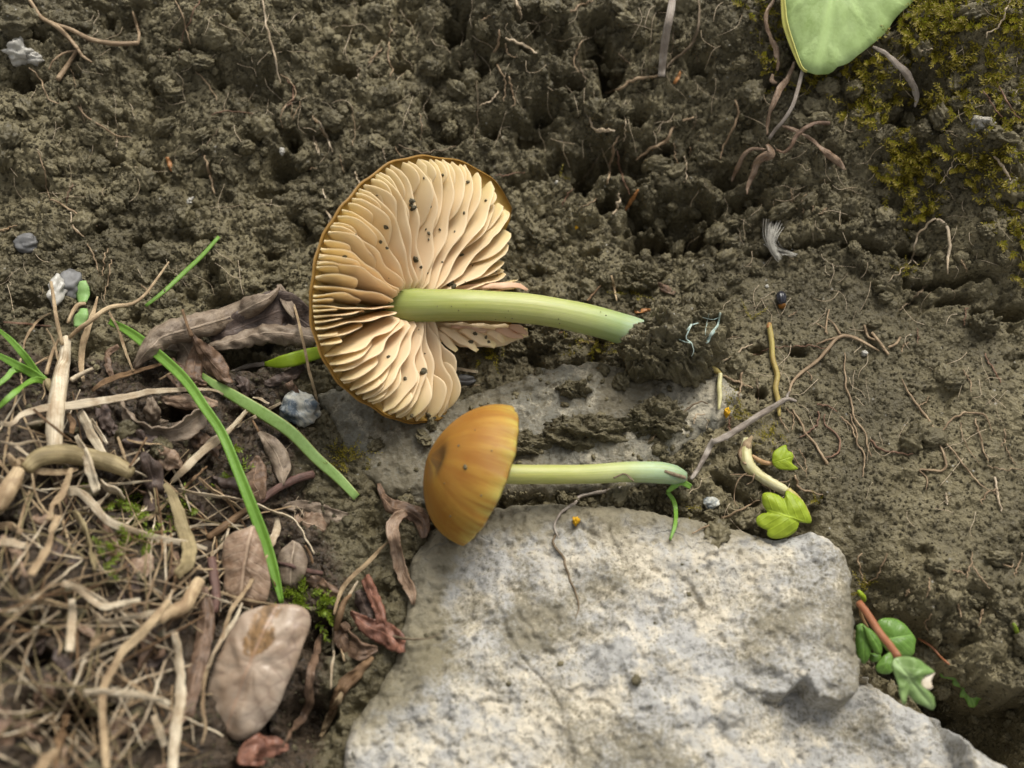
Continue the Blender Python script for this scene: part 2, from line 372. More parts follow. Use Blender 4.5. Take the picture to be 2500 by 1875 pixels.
MAT['leaf_brown'] = dead_leaf('leaf_brown', (.12, .07, .042), (.24, .155, .10), (.055, .033, .022), .45)
MAT['leaf_dark'] = dead_leaf('leaf_dark', (.07, .047, .038), (.14, .10, .08), (.035, .024, .02), .5)
MAT['leaf_red'] = dead_leaf('leaf_red', (.19, .075, .045), (.30, .145, .095), (.09, .04, .03), .4)
MAT['leaf_mauve'] = dead_leaf('leaf_mauve', (.27, .17, .105), (.38, .28, .20), (.14, .08, .045), .45, 10)

def oval_leaf():
    m = M('leaf_pink', .38, .5); o = m.obj(); x, y, _ = m.sep(m.uv())
    n = m.noise(o, 260, 5, .65); k = m.noise(o, 1300, 4, .65); w_ = m.voro(o, 620, 'DISTANCE_TO_EDGE')
    c = m.mix(m.ramp(n, [(.35, 0.), (.65, 1.)]), (.29, .205, .14), (.41, .33, .255))
    edge = m.math('MULTIPLY', m.ramp(w_, [(.02, 1.), (.10, 0.)]), m.ramp(x, [(.30, 1.), (.46, 0.)]))
    c = m.mix(m.math('MULTIPLY', edge, .55), c, (.19, .13, .10))
    c = m.mix(m.math('MULTIPLY', m.ramp(k, [(.30, 1.), (.40, 0.)]), .6), c, (.16, .10, .085))
    d = m.math('ADD', m.math('POWER', m.math('MULTIPLY', m.math('SUBTRACT', x, .545), 9.), 2.), m.math('POWER', m.math('MULTIPLY', m.math('SUBTRACT', y, .24), 4.6), 2.))
    st = m.ramp(m.math('ADD', d, m.math('MULTIPLY', m.math('SUBTRACT', n, .5), 3.4)), [(.65, 1.), (.95, 0.)])
    c = m.mix(m.math('MULTIPLY', st, .9), c, m.mix(m.ramp(k, [(.4, 0.), (.6, 1.)]), (.10, .055, .018), (.24, .135, .05)))
    mid = m.ramp(m.math('ABSOLUTE', m.math('SUBTRACT', x, .53)), [(.004, 1.), (.014, 0.)])
    c = m.mix(m.math('MULTIPLY', mid, .5), c, (.36, .22, .14)); m.color(c)
    m.bump(w_, .25, .0003); m.bump(k, .3, .0002); return m.m
MAT['leaf_pink'] = oval_leaf()

def green(name, a, b, rough=.42, trans=.35, edge=None, veins=0., mid=None, along=30.):
    m = M(name, rough, .45); x, y, _ = m.sep(m.uv()); ax = m.math('ABSOLUTE', m.math('SUBTRACT', x, .5))
    n = m.noise(m.obj(), 330, 4, .6); f = m.noise(m.scale(m.uv(), (along, 2, 1)), 1., 3, .6); k = m.noise(m.obj(), 2600, 3, .6)
    c = m.mix(m.ramp(n, [(.3, 0.), (.7, 1.)]), a, b)
    c = m.mix(m.math('MULTIPLY', m.ramp(f, [(.35, 0.), (.7, 1.)]), .35), c, tuple(t*.62 for t in a))
    c = m.mix(m.math('MULTIPLY', m.ramp(k, [(.35, 0.), (.65, 1.)]), .22), c, tuple(min(.8, t*1.35) for t in b))
    if mid: c = m.mix(m.math('MULTIPLY', m.ramp(ax, [(.02, 1.), (.10, 0.)]), .6), c, mid)
    if veins:
        ph = m.math('SUBTRACT', m.math('MULTIPLY', y, veins), m.math('MULTIPLY', ax, veins*.9))
        vn = m.ramp(m.math('ABSOLUTE', m.math('SUBTRACT', m.math('FRACT', m.math('ADD', ph, m.math('MULTIPLY', n, .5))), .5)), [(0., 1.), (.12, 0.)])
        vn = m.math('MAXIMUM', m.math('MULTIPLY', vn, .6), m.ramp(ax, [(.01, 1.), (.03, 0.)]))
        c = m.mix(m.math('MULTIPLY', vn, .45), c, tuple(min(.8, t*1.5) for t in b)); m.bump(vn, .35, .0003)
    if edge: c = m.mix(m.math('MULTIPLY', m.ramp(ax, [(.40, 0.), (.48, 1.)]), .8), c, edge)
    m.color(c); m.bump(f, .2, .0002); m.bump(k, .2, .0001)
    return m.translucent(trans, m.mix(.5, c, (.40, .52, .05))).m
MAT['grass'] = green('grass', (.15, .30, .035), (.22, .42, .065), .38, .3, mid=(.26, .47, .10))
MAT['grass_wide'] = green('grass_wide', (.24, .41, .09), (.38, .56, .20), .4, .3, edge=(.26, .23, .05))
MAT['grass_lime'] = green('grass_lime', (.22, .32, .012), (.28, .40, .02), .45, .25)
MAT['seed_green'] = green('seed_green', (.22, .42, .10), (.36, .56, .22), .4, .3)
MAT['lime_leaf'] = green('lime_leaf', (.27, .37, .015), (.36, .46, .03), .5, .25, veins=5, along=4)
MAT['deep_leaf'] = green('deep_leaf', (.09, .20, .025), (.17, .31, .06), .35, .25, veins=6, along=6)
MAT['torn_leaf'] = green('torn_leaf', (.15, .27, .06), (.26, .38, .14), .4, .25, veins=5, along=6, mid=(.34, .46, .22))
MAT['pale_leaf'] = green('pale_leaf', (.30, .43, .13), (.40, .53, .22), .55, .2, veins=4, along=3)
MAT['leaf_scar'] = plain('leaf_scar', (.72, .66, .55), (.55, .42, .28), 600)
MAT['leaf_rim'] = plain('leaf_rim', (.42, .42, .10), (.36, .34, .08), 600)
MAT['petiole'] = plain('petiole', (.24, .085, .035), (.32, .14, .07), 700, .45, sssw=.1)
MAT['petiole_tan'] = plain('petiole_tan', (.33, .19, .09), (.42, .29, .14), 700, .5)
MAT['moss'] = green('moss', (.175, .130, .012), (.31, .245, .018), .5, .25)
MAT['moss_bright'] = green('moss_bright', (.14, .20, .012), (.23, .31, .03), .45, .3)
MAT['white'] = plain('white_quartz', (.52, .50, .44), (.28, .265, .24), 500, .35, .5)
MAT['blue_pebble'] = plain('blue_pebble', (.17, .17, .17), (.11, .105, .10), 300, .5)
MAT['fluff'] = plain('fluff', (.72, .70, .64), (.60, .57, .50), 500, .5, trans=.3)
MAT['mycelium'] = plain('mycelium', (.30, .42, .38), (.46, .52, .46), 900, .6, sssw=.1)
MAT['yellow'] = plain('yellow_speck', (.62, .36, .005), (.50, .24, .005), 1600, .5)
MAT['orange_bit'] = plain('orange_bit', (.36, .16, .05), (.25, .11, .035), 600, .5)
MAT['husk'] = plain('husk', (.012, .013, .018), (.03, .03, .04), 1500, .25, .6)
MAT['husk_end'] = plain('husk_end', (.28, .12, .02), (.2, .08, .015), 1500, .35)
def slate_pebble():
    m = M('slate_pebble', .5, .4); o = m.obj(); n = m.noise(o, 300, 5, .65, 1.); k = m.noise(o, 900, 4, .6)
    c = m.mix(m.ramp(n, [(.40, 0.), (.52, 1.)]), (.10, .13, .16), (.50, .49, .42)); c = m.mix(m.math('MULTIPLY', m.ramp(k, [(.55, 0.), (.66, 1.)]), .6), c, (.55, .58, .58))
    m.color(c); m.bump(k, .4, .0003); return m.m
MAT['slate'] = slate_pebble()

# mushrooms
def gill_mat():
    m = M('gill', .5, .3); x, y, _ = m.sep(m.uv())        # x along the radius, y from cap to free edge
    n = m.noise(m.obj(), 220, 4, .6); k = m.noise(m.obj(), 1800, 3, .6)
    c = m.ramp(x, [(0., (.88, .68, .42)), (.45, (.90, .73, .48)), (.78, (.90, .76, .47)), (1., (.84, .70, .33))])
    c = m.mix(m.math('MULTIPLY', m.ramp(n, [(.35, 1.), (.65, 0.)]), .3), c, (.86, .68, .46))
    c = m.mix(m.math('MULTIPLY', m.ramp(y, [(.80, 0.), (1., 1.)]), .5), c, (.92, .79, .58))
    c = m.mix(m.math('MULTIPLY', m.rnd(), .18), c, (.86, .67, .45)); m.color(c); m.bump(k, .15, .0001)
    return m.translucent(.36, m.mix(.25, c, (.98, .82, .55))).m
MAT['gill'] = gill_mat()
def gill_pink():
    m = M('gill_pink', .5, .35); n = m.noise(m.obj(), 400, 4, .6)
    m.color(m.mix(m.ramp(n, [(.3, 0.), (.7, 1.)]), (.72, .43, .27), (.78, .56, .38))); return m.translucent(.2).m
MAT['gill_pink'] = gill_pink()
def cap_in():
    m = M('cap_flesh', .45, .4); x, y, _ = m.sep(m.uv()); n = m.noise(m.scale(m.uv(), (1, 60, 1)), 1., 3, .6)
    c = m.ramp(x, [(0., (.50, .42, .17)), (.70, (.66, .52, .27)), (.90, (.64, .49, .21)), (.975, (.50, .33, .09)), (1., (.32, .17, .03))])
    c = m.mix(m.math('MULTIPLY', m.ramp(n, [(.4, 0.), (.6, 1.)]), .35), c, (.20, .12, .03)); m.color(c)
    return m.translucent(.25).m
MAT['cap_big'] = cap_in()
def cap_small():
    m = M('cap_small', .55, .3); x, y, _ = m.sep(m.uv())   # x: 0 apex, 1 rim; y: angle
    s1 = m.noise(m.scale(m.uv(), (.7, 34, 1)), 1., 4, .65, .3); s2 = m.noise(m.scale(m.uv(), (.4, 14, 1)), 1., 3, .6)
    k = m.noise(m.obj(), 300, 4, .6); kk = m.noise(m.obj(), 1700, 3, .6)
    c = m.ramp(x, [(0., (.10, .055, .018)), (.11, (.13, .07, .02)), (.23, (.28, .13, .020)), (.55, (.34, .165, .026)), (.82, (.38, .215, .036)), (.93, (.40, .285, .056)), (1., (.43, .36, .09))])
    c = m.mix(m.math('MULTIPLY', m.math('MULTIPLY', m.ramp(s1, [(.42, 1.), (.58, 0.)]), m.ramp(x, [(.2, 0.), (.5, 1.)])), .75), c, (.25, .10, .012))
    c = m.mix(m.math('MULTIPLY', m.ramp(s2, [(.5, 0.), (.7, 1.)]), .35), c, (.46, .28, .04))
    c = m.mix(m.math('MULTIPLY', m.ramp(k, [(.5, 0.), (.66, 1.)]), .5), c, (.27, .11, .014))
    m.color(c); m.bump(s1, .12, .0004); m.bump(kk, .1, .0001)
    return m.sss(.25, (.9, .45, .1), .0015).m
MAT['cap_small'] = cap_small()
def stem(name, stops):
    m = M(name, .40, .4); x, y, _ = m.sep(m.uv()); s = m.noise(m.scale(m.uv(), (9, 2.5, 1)), 1., 4, .6)
    k = m.noise(m.obj(), 300, 3, .6); sp = m.voro(m.obj(), 1100); sc2 = m.voro(m.obj(), 1100, out='Color')
    c = m.ramp(y, stops); fb = m.noise(m.scale(m.uv(), (46, 2.2, 1)), 1., 4, .65); c = m.mix(m.math('MULTIPLY', m.ramp(s, [(.35, 0.), (.7, 1.)]), .35), c, (.50, .51, .24)); c = m.mix(m.math('MULTIPLY', m.ramp(fb, [(.42, 1.), (.54, 0.)]), .35), c, (.22, .27, .06)); m.bump(fb, .25, .0002)
    c = m.mix(m.math('MULTIPLY', m.ramp(k, [(.4, 0.), (.7, 1.)]), .25), c, (.25, .29, .04))
    d = m.math('MULTIPLY', m.ramp(sp, [(.07, 1.), (.13, 0.)]), m.ramp(m.sep(sc2)[0], [(.93, 0.), (.95, 1.)]))
    c = m.mix(d, c, (.06, .055, .04)); m.color(c); m.bump(s, .15, .0003); m.bump(m.noise(m.obj(), 2500, 3, .6), .12, .0001)
    return m.sss(.35, (.5, .6, .15), .002).m
MAT['stem_big'] = stem('stem_big', [(0., (.22, .30, .10)), (.08, (.28, .33, .10)), (.22, (.355, .37, .105)), (.50, (.42, .43, .155)), (.68, (.35, .40, .14)), (.78, (.25, .35, .15)), (.86, (.33, .45, .33)), (1., (.26, .40, .28))])
MAT['stem_small'] = stem('stem_small', [(0., (.38, .35, .09)), (.45, (.42, .42, .13)), (.68, (.42, .46, .21)), (.84, (.34, .46, .29)), (1., (.20, .33, .27))])

# ------------------------------------------------------------------ the ground
CTRL = """0,0,10 600,0,9 1250,0,9 1700,0,12 2100,0,15 2500,0,18 0,300,7 600,300,5 1100,250,4.5 1500,250,5 2000,250,9 2500,300,13
1400,430,1.5 1650,450,2.5 1760,660,0 1600,610,-1 2100,520,5 2500,560,9 2150,680,1 2450,800,2.5 0,550,6 450,550,3.5 700,520,2 1350,500,1 1450,700,0 1300,650,-.5
1800,800,.5 2150,850,1.5 2500,950,4 1950,1000,.5 2000,1150,1 2350,1200,2.5 2250,1350,1.5 2450,1450,2 2500,1650,1 0,800,8 300,800,5 600,850,2.2 800,900,.5 0,1100,14 300,1150,9
550,1200,4 800,1250,1 900,1080,0 0,1500,20 300,1500,14 600,1550,7 800,1500,1 0,1875,23 300,1875,16 600,1875,8 800,1800,1 850,960,-1.6 1000,1000,-3 1150,960,-3 1300,900,-3 1450,900,-2.2 1050,920,-2.5 1350,1000,-2.2 1200,1060,-2 1500,1010,-.6 1700,1100,0 2130,1720,-7 2250,1810,-8 2420,1880,-9 2000,1750,-6
1200,1200,-1.5 1300,1400,-4 1700,1600,-5 1300,1800,-5 1900,1300,-2 2050,1500,-4"""
CT = np.array([[float(v) for v in t.split(',')] for t in CTRL.split()])
CT[:, 2] *= np.where(CT[:, 1] < 320, np.where(CT[:, 0] < 1600, 1.45, 1.15), 1.)          # the bank climbs steeply at its top
CXY = at(CT[:, 0], CT[:, 1], CT[:, 2])[:, :2]
def macro(x, y):
    num = np.zeros_like(x); den = np.zeros_like(x)+1e-9
    for (cx, cy), z in zip(CXY, CT[:, 2]):
        r2 = (x-cx)**2+(y-cy)**2; wg = 1/(r2/49.+.6)**2
        num += wg*z; den += wg
    return num/den
def poly(s, z=0.): p = P(s); return at(p[:, 0], p[:, 1], z)[:, :2]
PITS = """1116,98,45,40,7 1455,110,38,70,8 1490,190,40,55,6 1387,231,40,30,5 837,195,35,22,5 978,174,30,20,5 714,354,22,24,5 1423,445,45,45,6 1380,410,60,30,4 698,430,36,22,5 662,481,36,14,4
72,217,40,28,5 380,224,26,30,4 540,220,18,14,4 1620,372,30,16,4 1780,440,50,30,4 1800,505,70,22,5 1480,495,30,36,5 1640,590,120,44,7 1560,560,50,40,3 2100,612,70,14,4 2210,622,40,12,3 2450,772,90,18,5 2330,740,60,14,3
1250,335,130,28,4 1500,400,110,50,6.5 1655,520,110,50,6.5 1950,605,120,14,3.5 2350,695,120,16,4 1180,180,60,30,4 1350,120,50,40,5 1560,520,36,30,4 1945,860,22,12,3 1850,855,25,12,2 1855,965,16,14,3 1200,330,30,22,4 1330,300,34,26,4 1040,250,24,24,3 1560,300,34,20,4 1690,230,30,22,4 1290,40,40,20,4 1000,60,24,18,4 900,20,30,20,4
100,120,30,20,4 270,70,24,22,4 440,150,26,16,4 560,40,26,16,3 350,400,18,14,3 110,470,20,14,3 250,560,22,12,3 500,430,24,10,3 1530,1120,45,16,3 1400,1105,60,12,3 560,760,60,25,4 600,880,60,30,4 420,1010,50,35,5 640,840,40,26,4
790,1560,60,60,6 760,1760,60,60,6 120,1760,110,70,8 60,1600,50,30,5 330,1220,40,35,5 400,1160,40,22,5 1290,830,60,14,3 1240,870,40,10,2"""
PT = np.array([[float(v) for v in t.split(',')] for t in PITS.split()])
HOLLOW = poly('R6 660,470 900,420 1130,480 1230,620 1260,740 1400,890 1600,990 1780,1075 1896,1050 2100,1050 2150,1900 1800,1800 1450,1400 1150,1020 900,860', 0)
SMOOTHZ = poly('S 1600,700 1760,640 2000,680 2300,790 2500,900 2600,1300 2350,1430 2080,1300 1850,1120 1640,980 1620,830', 0)
WARP = 1.0
def ground_h(x, y):
    z = macro(x, y)
    wx = x+.35*fbm(x*.4, y*.4, 3, 11); wy = y+.35*fbm(x*.4+40, y*.4, 3, 23)
    sm = sstep(-4, 5, polysdf(x, y, SMOOTHZ)); amp = 1-.70*sm
    amp = amp*(.75+.5*sstep(-.4, .5, pn(x*.09, y*.09, 51)))
    z = z+.9*amp*fbm(x*.16, y*.16, 3, 3)
    z = z-2.0*amp*sstep(.34, .75, fbm(wx*.17, wy*.2, 3, 77))
    z = z+amp*(domes(wx/4.2, wy/4.2, 101, .7)*1.5+domes(wx/2.1+9, wy/2.1, 131, .85)*1.1)
    w2x = wx+.14*pn(x*1.8, y*1.8, 5); w2y = wy+.14*pn(x*1.8+9, y*1.8, 6)
    z = z+(.35+.65*amp)*(domes(w2x/1.05, w2y/1.05+4, 161, .9)*.78+domes(w2x/.58+3, w2y/.58, 191, .9)*.42)
    z = z+.10*fbm(x*2.4, y*2.4, 2, 9)
    for px, py, rx, ry, d in PT:
        zc = float(np.interp(0, [0], [0])); c = at(px, py, PITZ.get((px, py), 0.))
        k = mmpp(c); m = np.abs(x-c[0]) < rx*k*3
        if not m.any(): continue
        q = np.sqrt(((x[m]-c[0])/(rx*k))**2+((y[m]-c[1])/(ry*k*1.05))**2)*(1+.35*pn(x[m]*.45, y[m]*.45, 7))
        z[m] -= 1.0*d*(1-sstep(.15, 1.2, q+.3*pn(x[m]*.7, y[m]*.7, 17)))
    hd = polysdf(x, y, HOLLOW)+.5*pn(x*.4, y*.4, 61)
    z = z-11*sstep(-.2, 1.6, hd)
    return z
PITZ = {}
_pz = macro(*at(PT[:, 0], PT[:, 1], 0).T[:2]); 
for (px, py, *_r), zz in zip(PT, _pz):
    q = at(px, py, zz); PITZ[(px, py)] = float(macro(q[:1], q[1:2])[0])
def axis_pts(lo, hi, st, far):
    inner = np.arange(lo, hi+st*.5, st); g = st*1.25**np.arange(1, 60); g = np.cumsum(g); g = g[g < far]
    return np.concatenate([(inner[0]-g)[::-1], inner, inner[-1]+g])
class Field:
    def __init__(s, xs, ys, Z): s.xs, s.ys, s.Z = xs, ys, Z
    def __call__(s, x, y):
        i = np.clip(np.searchsorted(s.xs, x)-1, 0, len(s.xs)-2); j = np.clip(np.searchsorted(s.ys, y)-1, 0, len(s.ys)-2)
        fx = (x-s.xs[i])/(s.xs[i+1]-s.xs[i]); fy = (y-s.ys[j])/(s.ys[j+1]-s.ys[j]); Z = s.Z
        v = (Z[j, i]*(1-fx)+Z[j, i+1]*fx)*(1-fy)+(Z[j+1, i]*(1-fx)+Z[j+1, i+1]*fx)*fy
        return np.where((x < s.xs[0]) | (x > s.xs[-1]) | (y < s.ys[0]) | (y > s.ys[-1]), -99., v)
gx = axis_pts(-78, 78, .17, 2500); gy = axis_pts(-47, 68, .17, 2500)
GX, GY = np.meshgrid(gx, gy)
GZ = ground_h(GX, GY)
far = np.maximum(np.maximum(np.abs(GX)-80, 0), np.maximum(np.maximum(GY-70, -49-GY), 0)); GZ = GZ*np.exp(-far/120)
# real crumbs overhang a little: push the surface sideways by noise
JX = .10*pn(GX*1.9, GY*1.9, 71); JY = .10*pn(GX*1.9+7, GY*1.9, 72)
def grid_faces(nx, ny):
    i, j = np.meshgrid(np.arange(nx-1), np.arange(ny-1)); a = (j*nx+i).ravel()
    return np.stack([a, a+1, a+nx+1, a+nx], -1)
ground = obj('soil_ground', np.stack([GX+JX, GY+JY, GZ], -1).reshape(-1, 3), grid_faces(len(gx), len(gy)), MAT['soil'], origin=np.zeros(3))
tag(ground, 'dark crumbly grey brown soil of the bank', kind='structure')
SURF = [Field(gx, gy, GZ)]
hv = sstep(-3, 3, polysdf(GX, GY, poly('S -200,830 120,880 330,880 560,830 700,880 740,1000 700,1100 760,1230 840,1400 800,1560 760,1900 -200,2000', 6)))*.95
ha = ground.data.attributes.new('humus', 'FLOAT', 'POINT'); ha.data.foreach_set('value', hv.ravel().astype(np.float32))

# ------------------------------------------------------------------ stones
def rock(name, outline, zref, topfn, mat, label, cat, drop=2.2, roundd=2.6, step=.2, cracks=(), rough=1., lower=None, jag=.5, dirt=None, seed=0, bottom=-12., drift=None):
    pl = poly(outline, zref); lo = pl.min(0)-3; hi = pl.max(0)+3
    xs = np.arange(lo[0], hi[0], step); ys = np.arange(lo[1], hi[1], step); X, Y = np.meshgrid(xs, ys)
    d = polysdf(X, Y, pl)+jag*fbm(X*.22+seed, Y*.22, 4, 31+seed)
    Z = topfn(X, Y)
    Z = Z+rough*(.8*fbm(X*.075+seed, Y*.075, 3, 41+seed)+.34*fbm(X*.28, Y*.28+seed, 4, 42+seed)+.15*fbm(X*1.3, Y*1.3, 3, 43+seed))
    q = fbm(X*.16+3+seed, Y*.16, 3, 44+seed); Z = Z+rough*.5*(np.floor(q*4+.5*pn(X*.5, Y*.5, 3))/4)       # broken layers
    Z = Z-rough*.35*sstep(.30, .5, fbm(X*.55, Y*.55+seed, 3, 45+seed))
    for c, wd, dp in cracks:
        cl = poly(c, zref); cd_ = linedist(X+.35*pn(X*.7, Y*.7, 8), Y+.35*pn(X*.7+5, Y*.7, 9), cl); Z = Z-dp*(1-sstep(wd*.3, wd, cd_))
    if lower is not None:
        ls, dep, soft = lower; ld = polysdf(X, Y, poly(ls, zref))+.35*fbm(X*.4, Y*.4, 3, 46); fade = sstep(0, 1, soft(X, Y))
        Z = Z-dep*sstep(-.15, .35, ld)*fade
    e = np.clip(d/roundd, 0, 1); Z = Z-drop*(1-np.sqrt(np.maximum(0, 1-(1-e)**2)))
    Z = Z+np.minimum(d, 0)*5.
    Z = np.maximum(Z, bottom)
    keep = (Z > bottom+.01); kp = keep.copy(); kp[1:] |= keep[:-1]; kp[:-1] |= keep[1:]; kp[:, 1:] |= keep[:, :-1]; kp[:, :-1] |= keep[:, 1:]
    F = grid_faces(len(xs), len(ys)); F = F[kp.ravel()[F].all(1)]
    SX = X+.12*pn(X*.9, Y*.9, 81); SY = Y+.12*pn(X*.9+5, Y*.9, 82)
    V = np.stack([SX, SY, Z], -1).reshape(-1, 3); used = np.unique(F); re = np.full(len(V), -1); re[used] = np.arange(len(used)); V = V[used]; F = re[F]
    # closed underneath
    ed = {}
    E = np.stack([F, np.roll(F, -1, 1)], -1).reshape(-1, 2); key = np.sort(E, 1); _, inv, cnt = np.unique(key, axis=0, return_inverse=True, return_counts=True)
    bd = E[cnt[inv.ravel()] == 1]; c = len(V); V = np.vstack([V, [V[:, 0].mean(), V[:, 1].mean(), bottom-.5]])
    T = np.stack([bd[:, 1], bd[:, 0], np.full(len(bd), c)], -1)
    o = obj(name, V, [F, T], mat)
    dv = dirt(V[:, 0], V[:, 1]) if dirt else np.zeros(len(V))
    at_ = o.data.attributes.new('dirt', 'FLOAT', 'POINT'); at_.data.foreach_set('value', dv.astype(np.float32))
    Zs = np.where(kp, Z, -99.); SURF.append(Field(xs, ys, Zs))
    return tag(o, label, cat)
RY0 = at(1300, 1230, 3)[1]
nubx = at(2000, 1600, 5)
big = rock('rock', 'F 880,1190 920,1130 1000,1088 1100,1072 1250,1070 1400,1085 1500,1105 1600,1128 1690,1150 1760,1140 1805,1150 1840,1190 1852,1290 1850,1380 1864,1440 1862,1462 1920,1462 2000,1520 2100,1605 2170,1665 2330,1790 2200,1900 1500,1950 900,1900 730,1760 745,1640 762,1560 800,1500 858,1430 868,1330 885,1250',
     4, lambda X, Y: 3.0+.11*np.clip(RY0-Y, -5, 60), MAT['rock'], 'big pale grey and cream limestone rock with dark cracks below the mushrooms', 'rock',
     cracks=[('T6 640,220 720,420 800,520 890,620 915,745', .3, .4), ('T6 745,270 800,360 850,440', .3, .35), ('T6 1480,160 1535,245', .45, .6), ('T6 560,655 740,648', .3, .4), ('T6 1590,642 1680,592 1880,640', .5, .7),
             ('T6 1040,640 1140,672', .4, .5), ('R5 800,1530 1060,1430 1300,1320', .3, .4), ('R4 1560,1320 1720,1200 1900,1330', .4, .4), ('T6 1690,740 1600,800 1690,880', .5, .4), ('R4 860,1130 1000,1180 1050,1320 960,1450', .35, .3), ('T6 870,440 980,400', .3, .35), ('T6 940,780 960,929', .6, .5), ('R4 1180,1400 1400,1380', .3, .3)],
     lower=('T6 1640,610 1880,625 1960,560 2020,640 2140,640 2190,600 2212,480 2600,500 2700,1200 1750,1200 1600,900', 4.2, lambda X, Y: (X-at(1780, 1650, 5)[0])/8.),
     dirt=lambda x, y: np.clip(1.05-np.abs(polysdf(x, y, poly('F 700,1000 1600,1000 1600,1105 1250,1075 1000,1110 930,1200 900,1280 900,1400 830,1500 700,1500', 4)))*np.where(polysdf(x, y, poly('F 700,1000 1600,1000 1600,1105 1250,1075 1000,1110 930,1200 900,1280 900,1400 830,1500 700,1500', 4)) > 0, 0, .13), 0, 1)*.95)
stone2 = rock('stone', 'F 690,850 760,820 960,856 1040,842 1140,806 1230,780 1300,776 1400,800 1480,790 1550,800 1600,850 1590,900 1500,950 1420,1000 1440,1045 1250,1060 1000,1070 900,1090 830,1062 760,1015 735,950',
     1, lambda X, Y: 1.5+0*X, MAT['stone'], 'dark damp olive grey stone half sunk in soil behind the small mushroom', 'stone', drop=1.6, roundd=2.6, rough=.75, seed=5, jag=.6, bottom=-6.,
     cracks=[('R3 0,1180 500,1080 900,1050', .4, .3), ('R3 1480,1050 1500,1300 1380,1450', .5, .5)])

def surf(x, y):
    z = SURF[0](x, y)
    for f in SURF[1:]: z = np.maximum(z, f(x, y))
    return z
ZS = np.linspace(34, -20, 361)
def hitz(px, py):
    px = np.atleast_1d(np.asarray(px, float)); py = np.atleast_1d(np.asarray(py, float))
    d = ray(px, py); t = (ZS[None]-CAM[2])/d[:, 2:3]; x = CAM[0]+d[:, :1]*t; y = CAM[1]+d[:, 1:2]*t
    s = surf(x, y); k = np.argmax(s >= ZS[None], 1); return ZS[k]
def hit(px, py, lift=0.): z = hitz(px, py)+lift; return at(np.atleast_1d(px), np.atleast_1d(py), z)[0]
def drape(path, n=22, lift=.1, sm=3, lim=None):
    p = catmull(path, n); z = hitz(p[:, 0], p[:, 1])
    zm = np.maximum(z, np.maximum(np.roll(z, 1), np.roll(z, -1))); zm[0] = max(z[0], z[1]); zm[-1] = max(z[-1], z[-2])
    z = smooth1(zm, sm)+interp(lift, n); return at(p[:, 0], p[:, 1], z)

# ------------------------------------------------------------------ loose crumbs of soil
def in_view_spot():
    return rng.uniform(-40, 2540), rng.uniform(-40, 1915)
def soilish(px, py):
    "where crumbs lie: not on the pale rock, few on the smooth slope and the litter"
    r = 1.
    if 870 < px < 2110 and py > 1250 and py > 1250+(0 if px < 2090 else (px-2090)*.9): r = .02
    elif px >= 2080 and py > 1640+(px-2090)*.60: r = .0
    elif px > 1700 and 680 < py < 1450: r = .16
    elif px < 900 and py > 800+max(0, (px-500))*.3: r = .12
    elif 780 < px < 1600 and 880 < py < 1250: r = .22
    return r
CR = [lump(1, .34, 200+i, .85) for i in range(10)]; CR2 = [lump(2, .36, 300+i, .85, 1.9) for i in range(10)]; CR3 = [lump(3, .36, 400+i, .85, 2.1) for i in range(8)]
spots = []
while len(spots) < 5200:
    px, py = in_view_spot()
    if rng.random() > soilish(px, py): continue
    spots.append((px, py, .17*(1-rng.random())**(-.55)))
edge_ = catmull(P('F 905,1160 960,1112 1050,1082 1150,1072 1250,1072 1400,1086 1500,1106 1600,1130 1690,1150'), 240)
for i in range(420):
    q = edge_[rng.integers(240)]; spots.append((q[0]+rng.normal()*10, q[1]+rng.normal()*7+abs(rng.normal())*6-6, .17*(1-rng.random())**(-.38)))
sp = np.array(spots); sp[:, 2] = np.clip(sp[:, 2], .17, 1.5)
zz = np.concatenate([hitz(sp[i:i+800, 0], sp[i:i+800, 1]) for i in range(0, len(sp), 800)])
C3 = at(sp[:, 0], sp[:, 1], zz); order = np.argsort(-sp[:, 2]); big_i = order[:280]; rest = order[280:]
crumb_me = [mesh_data('soil_crumb', v, f, MAT['clod']) for v, f in CR3]
for n_, i in enumerate(big_i):
    o = bpy.data.objects.new('soil_crumb', crumb_me[n_ % len(crumb_me)]); col.objects.link(o); o.parent = ground
    r = sp[i, 2]; o.location = (C3[i]+[0, 0, r*.05])*MM; o.scale = np.array([r, r*rng.uniform(.75, 1.2), r*rng.uniform(.7, 1)]); o.rotation_euler = rng.uniform(0, 6.28, 3)
Vs = []; Fs = []; k = 0
for i in rest:
    r = sp[i, 2]; v, f = (CR if r < .24 else CR2)[rng.integers(10)]
    v = (v*[1, rng.uniform(.75, 1.2), rng.uniform(.7, 1)])@rotm(*rng.uniform(0, 6.28, 3)).T*r+C3[i]+[0, 0, r*.1]
    Vs.append(v); Fs.append(f+k); k += len(v)
so = obj('soil_crumbs', np.vstack(Vs), np.vstack(Fs), MAT['clod'], parent=ground); so['kind'] = 'stuff'
